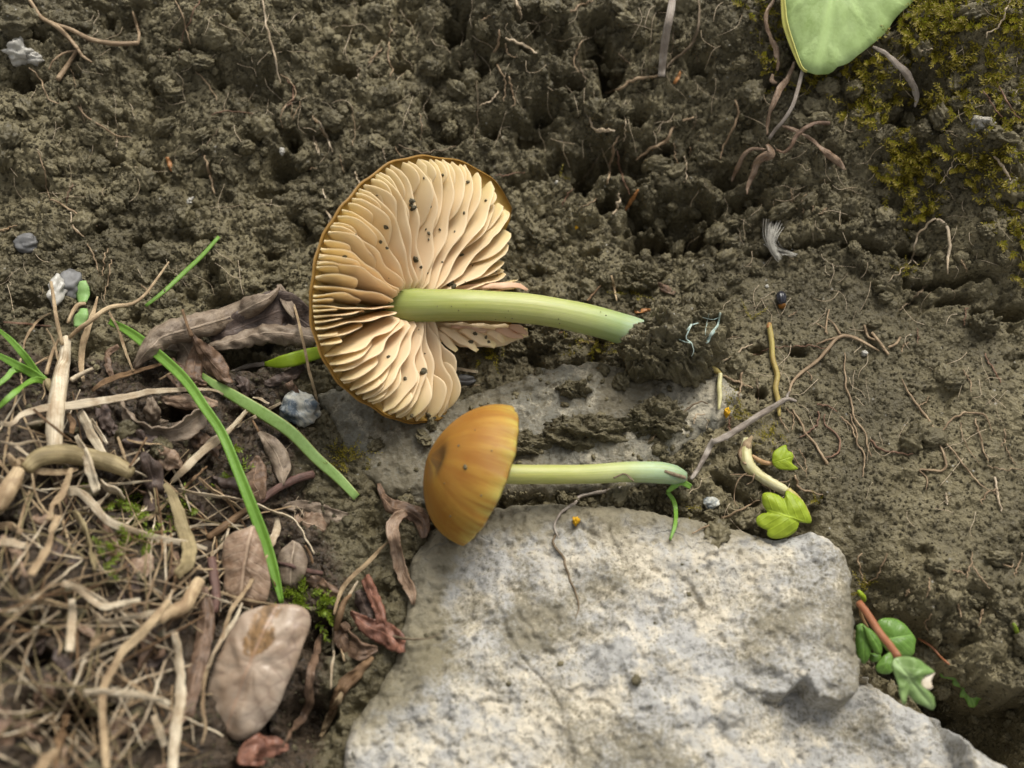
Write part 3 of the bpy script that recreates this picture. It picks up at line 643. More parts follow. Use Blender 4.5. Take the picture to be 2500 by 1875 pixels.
# the finest grains: tens of thousands of instanced lumps on the soil
NGR = 95000
gxp = rng.uniform(-76, 76, NGR); gyp = rng.uniform(-46, 66, NGR); gzp = SURF[0](gxp, gyp)
dv = np.stack([gxp, gyp, gzp], -1)-CAM; dd = dv@FWD; gpx = 1250+dv@RIGHT/dd/K; gpy = 937.5-dv@UP/dd/K
keep = np.array([rng.random() < soilish(a, b)**.5 for a, b in zip(gpx, gpy)]) & (surf(gxp, gyp) <= gzp+.01) & (gpx > -60) & (gpx < 2560) & (gpy > -60) & (gpy < 1930)
gp = np.stack([gxp, gyp, gzp], -1)[keep]; ng = len(gp)
gm = bpy.data.meshes.new('soil_grains'); gm.vertices.add(ng); gm.vertices.foreach_set('co', (gp*MM).ravel())
gr = np.clip(.075*(1-rng.random(ng))**(-.45), .075, .22)*MM; gscl = gr[:, None]*rng.uniform(.7, 1.25, (ng, 3))
a_ = gm.attributes.new('g_scale', 'FLOAT_VECTOR', 'POINT'); a_.data.foreach_set('vector', gscl.ravel())
a_ = gm.attributes.new('g_rot', 'FLOAT_VECTOR', 'POINT'); a_.data.foreach_set('vector', rng.uniform(0, 6.28, (ng, 3)).ravel())
go = bpy.data.objects.new('soil_grains', gm); col.objects.link(go); go.parent = ground; go['kind'] = 'stuff'
t_ = bpy.data.node_groups.new('grains', 'GeometryNodeTree'); t_.interface.new_socket('Geometry', in_out='INPUT', socket_type='NodeSocketGeometry'); t_.interface.new_socket('Geometry', in_out='OUTPUT', socket_type='NodeSocketGeometry')
gi = t_.nodes.new('NodeGroupInput'); gout = t_.nodes.new('NodeGroupOutput'); ic = t_.nodes.new('GeometryNodeMeshIcoSphere'); ic.inputs['Subdivisions'].default_value = 3; ic.inputs['Radius'].default_value = 1.
spn = t_.nodes.new('GeometryNodeSetPosition'); nzt = t_.nodes.new('ShaderNodeTexNoise'); nzt.inputs['Scale'].default_value = 1.7; nzt.inputs['Detail'].default_value = 3
vsb = t_.nodes.new('ShaderNodeVectorMath'); vsb.operation = 'SUBTRACT'; vsb.inputs[1].default_value = (.5, .5, .5); vsc = t_.nodes.new('ShaderNodeVectorMath'); vsc.operation = 'SCALE'; vsc.inputs['Scale'].default_value = 1.5
smt = t_.nodes.new('GeometryNodeSetMaterial'); smt.inputs['Material'].default_value = MAT['clod']; iop = t_.nodes.new('GeometryNodeInstanceOnPoints')
at1 = t_.nodes.new('GeometryNodeInputNamedAttribute'); at1.data_type = 'FLOAT_VECTOR'; at1.inputs['Name'].default_value = 'g_scale'
at2 = t_.nodes.new('GeometryNodeInputNamedAttribute'); at2.data_type = 'FLOAT_VECTOR'; at2.inputs['Name'].default_value = 'g_rot'
L_ = t_.links.new; L_(nzt.outputs['Color'], vsb.inputs[0]); L_(vsb.outputs[0], vsc.inputs[0]); L_(vsc.outputs[0], spn.inputs['Offset']); L_(ic.outputs['Mesh'], spn.inputs['Geometry']); L_(spn.outputs[0], smt.inputs['Geometry']); L_(smt.outputs[0], iop.inputs['Instance'])
L_(gi.outputs[0], iop.inputs['Points']); L_(at1.outputs['Attribute'], iop.inputs['Scale']); L_(at2.outputs['Attribute'], iop.inputs['Rotation']); L_(iop.outputs[0], gout.inputs[0])
md = go.modifiers.new('grains', 'NODES'); md.node_group = t_

# ------------------------------------------------------------------ the big mushroom, laid on its side with its gills up
VT = -FWD
GT = math.radians(39)
NB = RIGHT*math.sin(GT)+VT*math.cos(GT)+UP*.04; NB /= np.linalg.norm(NB)
E1 = RIGHT*math.cos(GT)-VT*math.sin(GT); E1 = E1-np.dot(E1, NB)*NB; E1 /= np.linalg.norm(E1); E2 = np.cross(NB, E1)
CB = at(1000, 745, 9.0)
OUT = P('S 1252,512 1245,555 1240,600 1250,650 1262,700 1290,760 1296,800 1270,838 1215,858 1150,852 1100,838 1075,830 1082,900 1092,960 1092,1008 1075,1022 1030,1030 960,1019 900,985 845,945 800,890 773,820 763,760 763,715 773,640 802,560 850,490 903,437 960,397 1010,385 1060,384 1110,391 1160,409 1202,440 1236,480')
O3 = on_plane(OUT[:, 0], OUT[:, 1], CB, NB)-CB
oa = np.arctan2(O3@E2, O3@E1); orad = np.hypot(O3@E1, O3@E2); so_ = np.argsort(oa); oa, orad = oa[so_], orad[so_]
def RB(a):
    a = (a+math.pi) % (2*math.pi)-math.pi
    return np.interp(a, np.concatenate([[oa[-1]-2*math.pi], oa, [oa[0]+2*math.pi]]), np.concatenate([[orad[-1]], orad, [orad[0]]]))
CUT0 = math.radians(-64); CUT1 = math.radians(-22)      # the torn away sector of the cap
HB = 4.4                                                 # how deep the cap is behind its rim
def zc(q): return -HB*(1-q**2.2)
def bplace(a, r, z): return CB+(np.cos(a)*r)[..., None]*E1+(np.sin(a)*r)[..., None]*E2+np.asarray(z)[..., None]*NB
base = at(1250, 800, 0); base[2] = float(surf(base[:1], base[1:2])[0])
mb = thing('mushroom', base, 'larger mushroom lying with cream gills showing, cap torn, thick green stem', 'mushroom')
# cap: a closed thin dome, gone between CUT0 and CUT1
na, nr = 120, 16
aa = np.linspace(CUT1, CUT0+2*math.pi, na); qq = np.linspace(.06, 1., nr); A, Qg = np.meshgrid(aa, qq, indexing='ij')
Aw = (A+math.pi) % (2*math.pi)-math.pi; Rr = RB(A)*(1+.006*np.sin(A*23))*(1-.16*sstep(math.radians(40), math.radians(24), Aw)*(Aw > -1.05)); inn = bplace(A, Rr*Qg, zc(Qg)+.15*np.sin(A*9)*Qg**4)
th = .35+1.3*(1-Qg**2); outr = bplace(A, Rr*(Qg*1.012+.004), zc(Qg)-th+.15*np.sin(A*9)*Qg**4)
V = np.concatenate([inn.reshape(-1, 3), outr.reshape(-1, 3)]); n1 = na*nr
F = grid_faces(nr, na); Fo = F[:, ::-1]+n1
def seam(idx): a = np.array(idx); return np.stack([a[:-1], a[1:], a[1:]+n1, a[:-1]+n1], -1)
rim = seam(np.arange(na)*nr+nr-1); cen = seam(np.arange(na)*nr)[:, ::-1]; s0 = seam(np.arange(nr)); s1 = seam((na-1)*nr+np.arange(nr))[:, ::-1]
uvc = np.stack([np.concatenate([Qg.ravel()]*2), np.concatenate([(A/6.28).ravel()]*2)], -1)
capb = obj('cap', V, np.vstack([F, Fo, rim, cen, s0, s1]), MAT['cap_big'], mb, uvc); capb['_o'] = list(mb['_o'])
def gill(a, q0, q1, depth, lean, wav, seed, name='gill', mat='gill', drop=0., rag=0., blunt=.62):
    n = 18; q = np.linspace(q0, q1, n); R = RB(a); t = (q-q0)/(q1-q0)
    prof = depth*np.sin(np.clip(t/(.62 if q0 > .5 else .45 if q0 > .2 else .10), 0, 1)*math.pi/2)**.85*np.sin(np.clip((1-t)/.50, 0, 1)*math.pi/2)**blunt
    prof = prof*(1+.05*np.sin(q*19+seed))
    if rag: prof = prof*(1+rag*pn(q*14+seed, q*0+seed, seed))
    rows = [0, .35, .7, .95, 1.]; V = []
    wv = wav*np.sin(q*R*.55+seed)*np.sin(math.pi*t)+.5*wav*np.sin(q*R*1.3+seed*2)
    z0 = zc(q)-.15
    for side in (1, -1):
        for h in (rows if side == 1 else rows[::-1]):
            z = z0+prof*h+.15; off = (lean*prof*h**1.3+wv*h)+side*(.13*(1-h)+.05)*(1 if h < 1 else .5)
            ang = a+off/np.maximum(q*R, 1.2)
            V.append(bplace(ang, q*R, z-drop*t**1.5))
    V = np.array(V).transpose(1, 0, 2); m = V.shape[1]; V = V.reshape(-1, 3)
    i, j = np.meshgrid(np.arange(n-1), np.arange(m), indexing='ij'); j2 = (j+1) % m
    F = np.stack([i*m+j, (i+1)*m+j, (i+1)*m+j2, i*m+j2], -1).reshape(-1, 4); h = m//2
    e = np.array([[x, x+1, m-2-x, m-1-x] for x in range(h-1)])
    hh = np.array(rows+rows[::-1]); uv = np.stack([np.repeat(q, m), np.tile(hh, n)], -1)
    obj(name, V, np.vstack([F, e[:, ::-1]*1, e+(n-1)*m]), MAT[mat], capb, uv)
NG = 28; span = CUT0+2*math.pi-math.radians(-4)
gs = np.random.default_rng(21)
for i in range(NG):
    a = math.radians(-4)+span*(i+.35*gs.uniform(-.5, .5))/(NG-1)
    a = min(a, CUT0+2*math.pi-.03)
    st = span/(NG-1); right_side = math.cos(a) > .62
    q1 = .992 if not right_side else gs.uniform(.88, 1.0); bl = .70 if not right_side else .5
    ln = -.42*math.sin(a)+gs.normal()*.035
    gill(a, .09, q1, 4.7+gs.normal()*.15, ln, .20, i*1.7, rag=.05 if right_side else 0., blunt=bl)
    if i < NG-1:
        gill(a+st*.5+gs.normal()*.02, gs.uniform(.26, .50), q1-.005-.05*right_side*gs.random(), 4.1+gs.normal()*.2, ln+gs.normal()*.02, .15, i*2.3+50, blunt=bl)
        for f in (.26, .75):
            if gs.random() < .8: gill(a+st*f+gs.normal()*.018, gs.uniform(.52, .74), q1-.005, 2.9+gs.normal()*.3, ln, .08, i*3.1+90+f, blunt=bl)
# the torn flap of cap below the stem
def quick_strip(name, path, wid, mat, z, parent, curl=-40., roll=0., n=16, crinkle=.2, edge=.3, seed=1):
    q = catmull(P(path), n); pts = at(q[:, 0], q[:, 1], interp(z, n)); V, F, uv = strip_geo(pts, interp(wid, n)*mmpp(pts), curl, roll, .12, 7, crinkle, 0, seed, None, edge); uv = uv[:, ::-1]
    return obj(name, V, F, MAT[mat], parent, uv)
quick_strip('cap_flap', 'R2 1180,520 1400,590 1650,620 1900,620 2170,590', [20, 50, 60, 56, 20], 'gill', [5, 4.5, 3.6, 3.2], capb, 20)
for s_, w_, z_, m_ in (('R2 1270,545 1360,590 1400,680', (10, 26, 10), (6, 5.2), 'gill'), ('R2 1350,590 1430,660 1530,765', (10, 24, 12), (6, 4.8), 'gill'), ('R2 1370,550 1520,620 1640,690 1720,760', (8, 22, 26, 10), (6.2, 4.8), 'gill'), ('R2 1560,570 1700,620 1800,670 1880,720', (8, 26, 30, 12), (6, 4.6), 'gill'), ('R2 1800,590 1900,630 1960,690', (8, 22, 10), (5.4, 4.4), 'gill'), ('R2 1880,570 2000,600 2130,640', (8, 24, 10), (5.2, 4.2), 'gill_pink'), ('R2 2000,540 2100,570 2170,610', (8, 22, 8), (5, 4.2), 'gill_pink'), ('R2 1480,540 1700,570 1900,590', (6, 14, 8), (6, 5), 'gill_pink'), ('R1 1480,1300 1750,1285 2060,1275 2170,1320', (6, 14, 18, 6), (6, 4.6), 'gill_pink')):
    quick_strip('gill', s_, w_, m_, z_, capb, -30., 25., seed=len(s_))
# stem
sx = P('S 968,749 1000,747 1040,746 R3 -300,350 0,357 450,397 900,487 1250,590 1420,665 1600,760'); sz = np.array([6.2, 7.4, 8.2, 8.6, 8.1, 7.0, 5.9, 4.6, 3.6, 2.6])
sp3 = catmull(at(sx[:, 0], sx[:, 1], sz), 70); tt = np.linspace(0, 1, 70)
rad = np.interp(tt, [0, .06, .12, .3, .6, .85, 1.], [2.3, 2.15, 2.0, 1.80, 1.78, 1.86, 1.7]); rad = rad*mmpp(sp3)/.0485
V, F, uv = tube_geo(sp3, rad*(1+.012*np.sin(tt*31)), 28); a_ = np.tile(np.arange(28), 70)
obj('stem', V, F, MAT['stem_big'], mb, uv)
# soil specks stuck to gills and stem
from mathutils.bvhtree import BVHTree
from mathutils import Vector
def world_bvh(objs):
    V = []; F = []
    for o in objs:
        off = np.array(o.location); pa = o.parent; k = len(V)
        while pa: off = off+np.array(pa.location); pa = pa.parent
        V += [tuple((np.array(v.co)+off)/MM) for v in o.data.vertices]; F += [tuple(i+k for i in p.vertices) for p in o.data.polygons]
    return BVHTree.FromPolygons(V, F)
def cast(bvh, px, py):
    d = ray(px, py); r = bvh.ray_cast(Vector(CAM), Vector(d))
    return None if r[0] is None else np.array(r[0])
def soil_bits(name, pts, zoff, parent, label=None):
    Vs = []; Fs = []; k = 0
    for (px, py, r), z in zip(pts, zoff):
        c = z if isinstance(z, np.ndarray) else at(px, py, z); v, f = CR2[rng.integers(10)]; rr = r*mmpp(c)
        Vs.append((v*[1, 1, .7])@rotm(*rng.uniform(0, 6, 3)).T*rr+c); Fs.append(f+k); k += len(v)
    o = obj(name, np.vstack(Vs), np.vstack(Fs), MAT['clod'], parent); o['kind'] = 'stuff'; return o
bits = [(1006,490,7),(1010,508,9),(1004,500,5),(943,554,6),(1015,634,8),(1128,623,6),(1143,445,5),(1133,520,4),(1100,693,12),(1108,700,8),(842,626,6),(1035,908,9),(949,872,5),(1046,1014,8),(1006,1015,5),(990,925,5),(1186,490,4),(1035,435,3),(1081,428,4),(1052,505,3),(1047,570,5),(1040,560,3),(1047,585,3),(1074,561,4),(1028,652,4),(1044,667,3),(1080,640,3),(1110,565,3),(1186,824,5),(1193,835,4),(1160,815,6),(1150,835,7),(930,590,5),(945,605,4)]
def cap_pt(px, py, up_): 
    c = on_plane(np.array(px), np.array(py), CB+NB*up_, NB); return c
for _ in range(9):
    a_, q_ = rng.uniform(.2, 5.2), rng.uniform(.2, .9); w_ = bplace(np.array(a_), np.array(q_*RB(a_)), np.array(0.)); dv = w_-CAM; dd = np.dot(dv, FWD)
    bits.append((1250+np.dot(dv, RIGHT)/dd/K, 937.5-np.dot(dv, UP)/dd/K, rng.uniform(1., 2.4)))
for _ in range(12): bits.append((rng.uniform(1040, 1500), rng.uniform(725, 790), rng.uniform(1, 2)))
bv = world_bvh(list(mb.children_recursive)); hits = [cast(bv, p[0], p[1]) for p in bits]
ok = [(b, h) for b, h in zip(bits, hits) if h is not None]
soil_bits('soil_specks', [b for b, h in ok], [h for b, h in ok], mb)

# ------------------------------------------------------------------ the small mushroom
TH = math.radians(79); ax2 = np.array([-.93, .37]); AX = RIGHT*ax2[0]*math.sin(TH)+UP*ax2[1]*math.sin(TH)+VT*math.cos(TH); AX /= np.linalg.norm(AX)
rc = P('R4 885,800')[0]; C2 = at(rc[0], rc[1], 7.6)
U1 = np.cross(AX, VT); U1 /= np.linalg.norm(U1); U2 = np.cross(AX, U1)
kx = mmpp(C2); Ra = 178*kx; Hc = 156*kx
base2 = at(1300, 1200, 2); base2[2] = float(surf(base2[:1], base2[1:2])[0])
ms = thing('mushroom', base2, 'smaller mushroom with closed domed orange brown cap and thin pale green stem', 'mushroom')
na, nr = 96, 30; A, Qg = np.meshgrid(np.linspace(0, 2*math.pi, na, endpoint=False), np.linspace(0, 1, nr), indexing='ij')
thq = Qg*math.pi/2; rr = Ra*np.sin(thq)**.92; hh = Hc*(.62*np.cos(thq)**.9+.38*(1-Qg**1.25))
rr = rr*(1+.028*Qg**3*np.sin(A*3+1)+.015*Qg**4*np.sin(A*11)+.014*Qg**6*np.sin(A*17)+.010*Qg**6*np.sin(A*31+2)); Qs = np.hypot(Qg*np.cos(A), Qg*np.sin(A)+.20*(1-Qg)); hh = hh-.7*np.exp(-(Qs/.12)**2)+.25*Qg**5*np.sin(A*2+.6)
def splace(a, r, h): return C2+(np.cos(a)*r)[..., None]*U1+(np.sin(a)*r)[..., None]*U2+h[..., None]*AX
outs = splace(A, rr, hh); ins = splace(A, rr*(.965-.03*(1-Qg)), hh-.25-.9*(1-Qg))
V = np.concatenate([outs.reshape(-1, 3), ins.reshape(-1, 3)]); n1 = na*nr
i, j = np.meshgrid(np.arange(na), np.arange(nr-1), indexing='ij'); i2 = (i+1) % na
F = np.stack([i*nr+j, i*nr+j+1, i2*nr+j+1, i2*nr+j], -1).reshape(-1, 4); ii = np.arange(na); e = ii*nr+nr-1; e2 = ((ii+1) % na)*nr+nr-1
rimf = np.stack([e, e+n1, e2+n1, e2], -1)
uvc = np.stack([np.concatenate([Qs.ravel()]*2), np.concatenate([(A/6.2832).ravel()]*2)], -1)
caps = obj('cap', V, np.vstack([F, F[:, ::-1]+n1, rimf]), MAT['cap_small'], ms, uvc); caps['_o'] = list(ms['_o'])
for i in range(44):
    a = i*2*math.pi/44+.03*math.sin(i*7.); q = np.linspace(.45 if i % 2 else .62, .97, 10); t = np.linspace(0, 1, 10)
    r_ = Ra*np.sin(q*math.pi/2)**.92*.96; h0 = Hc*np.cos(q*math.pi/2)**.9-.3; dp = 2.6*np.sin(math.pi*np.clip(t*.9+.1, 0, 1))**.6*(1-.55*t)
    rows = []
    for side in (-1, 1):
        for f in ((0, 1) if side < 0 else (1, 0)): rows.append(splace(a+side*.10/np.maximum(r_, 1), r_, np.maximum(h0-dp*f, -.15)))
    V = np.array(rows).transpose(1, 0, 2).reshape(-1, 3); i_, j_ = np.meshgrid(np.arange(9), np.arange(4), indexing='ij'); j2 = (j_+1) % 4
    obj('gill', V, np.stack([i_*4+j_, (i_+1)*4+j_, (i_+1)*4+j2, i_*4+j2], -1).reshape(-1, 4), MAT['gill'], caps, np.stack([np.repeat(q, 4), np.tile([0, 1, 1, 0], 10)], -1))
s2 = P('R4 700,690 900,745 1100,765 1400,768 1800,765 2100,747 R5 150,745 400,752 560,775 640,790'); z2 = np.array([7.8, 7.6, 7.2, 6.4, 5.3, 4.4, 4.2, 3.7, 3.4, 3.2])
p2 = catmull(at(s2[:, 0], s2[:, 1], z2), 60); t2 = np.linspace(0, 1, 60)
r2 = np.interp(t2, [0, .2, .5, .75, .88, .95, 1], [1.18, 1.15, 1.12, 1.22, 1.30, 1.15, .6])*mmpp(p2)/.048
V, F, uv = tube_geo(p2, r2, 22, 0); fr = t2 > .93
obj('stem', V, F, MAT['stem_small'], ms, uv)
def add_tube(name, pts, r, mat, parent=None, sides=6, jit=.06):
    V, F, uv = tube_geo(pts, r, sides, jit, rib=.10 if sides > 8 else .05); return obj(name, V, F, MAT[mat], parent, uv)
for s_, r_ in (('R4 2020,800 2110,762 2160,785 2200,830', .09), ('R5 450,740 540,770 640,800', .22), ('R5 0,800 90,762 150,815', .08)):
    q_ = catmull(P(s_), 12); zq = np.interp(q_[:, 0], s2[:, 0], z2)+1.12; add_tube('rootlet', at(q_[:, 0], q_[:, 1], zq), r_, 'root_dark', ms)
cs = P('R4 685,705')[0]; d_ = ray(*cs); 
bvs = world_bvh([o for o in mb.children if o.name.startswith('stem')]); fb = []
for _ in range(150):
    u_ = rng.random(); px_, py_ = P(f'R3 {1215+u_*215:.0f},{735-u_*190:.0f}')[0]; px_ += rng.normal()*4-7-rng.exponential(5); py_ += rng.normal()*4-3; h_ = cast(bvs, px_, py_)
    if h_ is not None: fb.append(((px_, py_, min(11, 3+rng.exponential(3))), h_))
soil_bits('soil_crust', [b for b, h in fb], [h for b, h in fb], mb)
bv = world_bvh([o for o in ms.children if o.name.startswith('cap')]); cb = [(cs[0], cs[1], 7)]+[(x, y, r) for x, y, r in ((1120, 1088, 3), (1175, 1210, 2.4), (1100, 1260, 2.6), (1160, 1050, 2), (1085, 1180, 2), (1200, 1100, 2.2))]
soil_bits('soil_specks', cb, [cast(bv, x, y) for x, y, r in cb], ms)

# ------------------------------------------------------------------ clod of soil holding the big stem's foot
def clod(name, px, py, rx, ry, rz, label, seed, sub=4, up=None, rough=.30):
    if up is None: up = -.5*rz; rz = rz*1.25
    z0 = float(hitz(px, py)[0])+up; c = at(px, py, z0); up = 0.; k = mmpp(c); v, f = ICO[sub]
    d = 1+rough*(pn(v[:, 0]*1.6+seed, v[:, 1]*1.6+v[:, 2], seed)+.6*pn(v[:, 1]*3.4, v[:, 2]*3.4+v[:, 0]*2+seed, seed+3)+.42*pn(v[:, 0]*7+v[:, 2]*3, v[:, 1]*7+seed, seed+4)+.25*pn(v[:, 0]*14+v[:, 2]*6, v[:, 1]*14+seed, seed+6)+.14*pn(v[:, 0]*26+v[:, 2]*11, v[:, 1]*26+seed, seed+7))
    w3 = v*d[:, None]*[rx*k, ry*k, rz]+c; jx, jy = w3[:, 0]+.15*pn(w3[:, 0], w3[:, 2], 2), w3[:, 1]+.15*pn(w3[:, 1], w3[:, 2], 4)
    w3[:, 2] += sstep(-.2, .5, v[:, 2])*(domes(jx/1.9, jy/1.9, 601)*1.1+domes(jx/.95, jy/.95, 602)*.75+domes(jx/.5, jy/.5, 603)*.4)
    return tag(obj(name, w3, f, MAT['clod']), label, 'soil clod')
ICO.append(ico(5))
cl0 = clod('soil_clod', 1655, 850, 108, 84, 5.2, 'large crumbly soil clod wrapped round the foot of the thick green stem', 3, 5, 3.2)
cl1 = clod('soil_clod', 1708, 800, 62, 56, 4.4, 'rough soil clod crossed by bluish white mycelium strands', 8, 5, 3.)
cl2 = clod('soil_clod', 1582, 882, 62, 50, 4.2, 'smaller soil clod resting on the dark stone against the large clod', 11, 5, 2.8)
clod('soil_clod', 1400, 960, 40, 22, 1.4, 'flat soil clod on top of the dark stone', 14, 5)
clod('soil_clod', 1430, 1060, 110, 45, 1.9, 'broad low soil clod lying between dark stone and thin stem', 17, 5)
clod('soil_clod', 1280, 1090, 55, 30, 1.2, 'small soil clod between the orange cap and the dark stone', 19, 5)
clod('soil_clod', 1600, 1030, 70, 50, 2.0, 'soil clod under the bent grey dry stalk', 23, 5)
clod('soil_clod', 1340, 845, 60, 40, 2.4, 'soil clod under the middle of the thick green stem', 29, 5)
clod('soil_clod', 1240, 860, 40, 34, 1.6, 'soil clod under the torn edge of the big cap', 31, 5)
clod('soil_clod', 1560, 700, 60, 40, 2.6, 'soil clod above the foot of the thick green stem', 37, 5)
clod('soil_clod', 2390, 805, 36, 30, 2.0, 'rounded soil clod sitting in the crevice of the bank', 41, 4)
clod('soil_clod', 1725, 400, 44, 34, 2.2, 'rounded soil clod beside the branching dry stalk', 43, 4)
cbv = world_bvh([cl0, cl1, cl2])
my = thing('mycelium', hit(1700, 800, 3.5), 'bluish white mycelium threads on the soil clod at the stem foot', 'mycelium')
for s_, w_ in (('R3 2060,420 2030,540 1980,610 1940,690', (20, 34, 40, 26)), ('R3 1900,460 1990,480 2050,460', (8, 12, 10)), ('R3 1800,520 1770,590 1750,650 1800,690 1820,760 1800,810', (26, 20, 18, 14, 12, 6)), ('R3 1690,660 1740,680 1790,690', (12, 20, 14)), ('R3 1860,510 1800,530 1760,570', (10, 24, 20)), ('R3 1960,430 1935,520 1925,620', (5, 10, 6))):
    c_ = catmull(P(s_), 16); zt = np.array([h[2] if (h := cast(cbv, a, b)) is not None else hitz(a, b)[0] for a, b in c_])+.35
    pts = at(c_[:, 0], c_[:, 1], smooth1(zt, 2)); V, F, uv = strip_geo(pts, interp(w_, 16)*.20*mmpp(pts), -60, 0, .12, 5, .35, seed=3, edge=.5); obj('strand', V, F, MAT['mycelium'], my, uv)

# ------------------------------------------------------------------ grass, leaves, straw, roots
def blade(name, path, wid, mat, label, cat, n=26, lift=.2, sm=8, curl=-20, roll=0, th=.12, group=None, crinkle=0., fold=0., parent=None, nu=7, sub=None, seed=None, edge=0., upv=None, rib=0.):
    p = P(path); pts = drape(p, n, lift, sm); k = mmpp(pts); V, F, uv = strip_geo(pts, np.maximum(interp(wid, n), .5)*k, curl, roll, th, nu, crinkle, fold, seed if seed is not None else random.randint(0, 99), upv, edge, rib)
    o = obj(name, V, F, MAT[mat], parent, uv)
    return tag(o, label, cat, group) if parent is None else o
def tb(name, path, wid, mat, label, cat, n=20, lift=.1, sm=2, group=None, parent=None, sides=6, jit=.08):
    p = P(path); pts = drape(p, n, lift, sm); k = mmpp(pts); o = add_tube(name, pts, interp(wid, n)*.5*k, mat, parent, sides, jit)
    return tag(o, label, cat, group) if parent is None else o
G = 'grass'
blade(G, 'L1 985,865 1150,950 1350,1100 1650,1370 1850,1650 L3 2000,400 L4 300,370 430,700 560,1050 670,1450 690,1560', [14, 24, 25, 24, 23, 24, 27, 28, 26, 9], 'grass', 'longest arching bright green grass blade crossing the brown litter', 'grass', 44, [1.5, 2.5, 3.6, 4, 3.5, 2, 1.], 60, 20, 0, .14, fold=.22)
blade(G, 'L2 325,965 450,1060 600,1150 900,1330 1150,1500 L4 1000,250 1200,430 1365,605', [12, 27, 31, 32, 31, 29, 26, 21], 'grass_wide', 'wide pale green grass blade with yellowed edge reaching the dark stone', 'grass', 34, [1.5, 2, 2, 1.5, 1.], 60, -15, 0, .16)
blade(G, 'L1 1310,725 1480,590 1650,430 1820,270 1970,100', [8, 11, 12, 11, 9], 'grass', 'thin straight green grass blade lying alone on bare soil', 'grass', 20, 1.2, 40, -50, 0, .15)
tf = thing('grass_tuft', hit(118, 930), 'small green grass tuft with four leaves beside the pale stalk', 'grass')
for s_, w_ in (('L1 430,1420 330,1330 230,1190 100,1040 -40,920', (16, 18, 17, 13, 6)), ('L1 430,1420 280,1330 150,1260 40,1200 -60,1150', (14, 20, 20, 16, 10)), ('L1 430,1420 320,1390 200,1450 80,1550 -60,1680', (14, 16, 16, 13, 6)), ('L1 430,1420 260,1310 130,1300 60,1370 -40,1450', (14, 15, 16, 14, 10))):
    blade('leaf', s_, w_, 'grass', None, None, 18, [.3, 2, 3.5, 4, 3.5], 8, 40, parent=tf)
tb('stem_base', 'L1 420,1400 470,1500', (22, 14), 'straw_olive', None, None, 8, .6, parent=tf)
sl_ = thing('green_leaf', hit(720, 865), 'short lime green strap leaf with brown foot tucked behind the big cap', 'leaf')
blade('blade', 'L2 905,880 1000,870 1150,840 1300,800 1440,765', [10, 30, 36, 34, 28], 'grass_lime', None, None, 20, [1, 1.5, 2, 2.5], 10, -30, parent=sl_, th=.3)
blade('leaf_base', 'L2 610,945 750,900 905,878', [6, 14, 13], 'stem_grey', None, None, 12, [.5, .9], 6, -90, parent=sl_)
sd = thing('seedling', hit(195, 745), 'tiny seedling with two oval bright green seed leaves by a white stone', 'seedling')
for s_, w_ in (('L1 735,500 738,560 740,620 738,690', (20, 34, 37, 22)), ('L1 750,745 735,800 715,850 695,910', (20, 34, 36, 20))):
    blade('seed_leaf', s_, w_, 'seed_green', None, None, 12, 1.4, 8, -70, parent=sd, th=.35)
tb('stalk', 'L1 610,880 650,790 700,720 770,705', (8, 10, 12, 10), 'straw_tan', None, None, 12, 1.0, parent=sd)
cg = thing('grass_shoot', hit(1640, 1210), 'curled bright green grass shoot under the tip of the thin stem', 'grass')
blade('leaf', 'R5 475,930 530,880 600,838 690,880', (8, 14, 15, 12), 'grass', None, None, 14, 1.6, 6, 30, parent=cg)
blade('leaf', 'R5 475,925 530,1000 553,1090 548,1220 503,1355', (9, 11, 10, 9, 5), 'grass', None, None, 20, [1.4, 1, .5, .3], 8, 20, parent=cg)

def sheet(name, outline, centre, axis, lift, mat, label=None, cat=None, parent=None, th=.18, dome=.4, rings=6, crinkle=.2, vein=0., tilt=0., group=None, z=None, m=72, tiltv=None):
    o_ = P(outline); c_ = P(centre)[0]; a_ = P(axis)
    if z is None:
        zz = hitz(np.concatenate([o_[:, 0], [c_[0]]]), np.concatenate([o_[:, 1], [c_[1]]])); z = float(np.percentile(zz, 75))+lift
    n = np.array(VT*.6+np.array([0, 0, .4])); 
    if tiltv is not None: n = n+np.asarray(tiltv)
    n /= np.linalg.norm(n); c3 = at(c_[0], c_[1], z); o3 = on_plane(o_[:, 0], o_[:, 1], c3, n); a3 = on_plane(a_[:, 0], a_[:, 1], c3, n)
    V, F, uv = sheet_geo(o3, c3, a3[1]-a3[0], th, dome, rings, crinkle, random.randint(0, 99), n, vein, m)
    o = obj(name, V, F, MAT[mat], parent, uv); return tag(o, label, cat, group) if parent is None else o
# the pale green leaf hanging in from the bank
pl = thing('green_leaf', hit(1990, -60, 2), 'large pale downy green leaf hanging over the mossy bank', 'leaf')
plo = 'T3 1615,-60 1625,80 1640,200 1700,380 1755,520 1800,552 1930,566 2000,550 2040,512 2120,482 T4 820,418 960,300 1050,170 1130,90 1230,-10 S 2290,-90 2260,-260 2120,-380 1990,-330 1920,-180'
_lp = P(plo); _lp = _lp[_lp[:, 1] > -40]; PLZ = float(hitz(_lp[:, 0], _lp[:, 1]).max())+1.6
sheet('blade', plo, 'S 2040,-60', 'S 2080,-350 1975,175', 6, 'pale_leaf', parent=pl, dome=1.6, crinkle=.35, z=PLZ, vein=.3, rings=9, m=110)
blade('leaf_edge', 'T3 1612,-60 1625,80 1640,200 1700,380 1757,522 1800,555', (12, 15, 16, 14, 10, 5), 'leaf_rim', None, None, 24, 0, 4, -60, parent=pl)
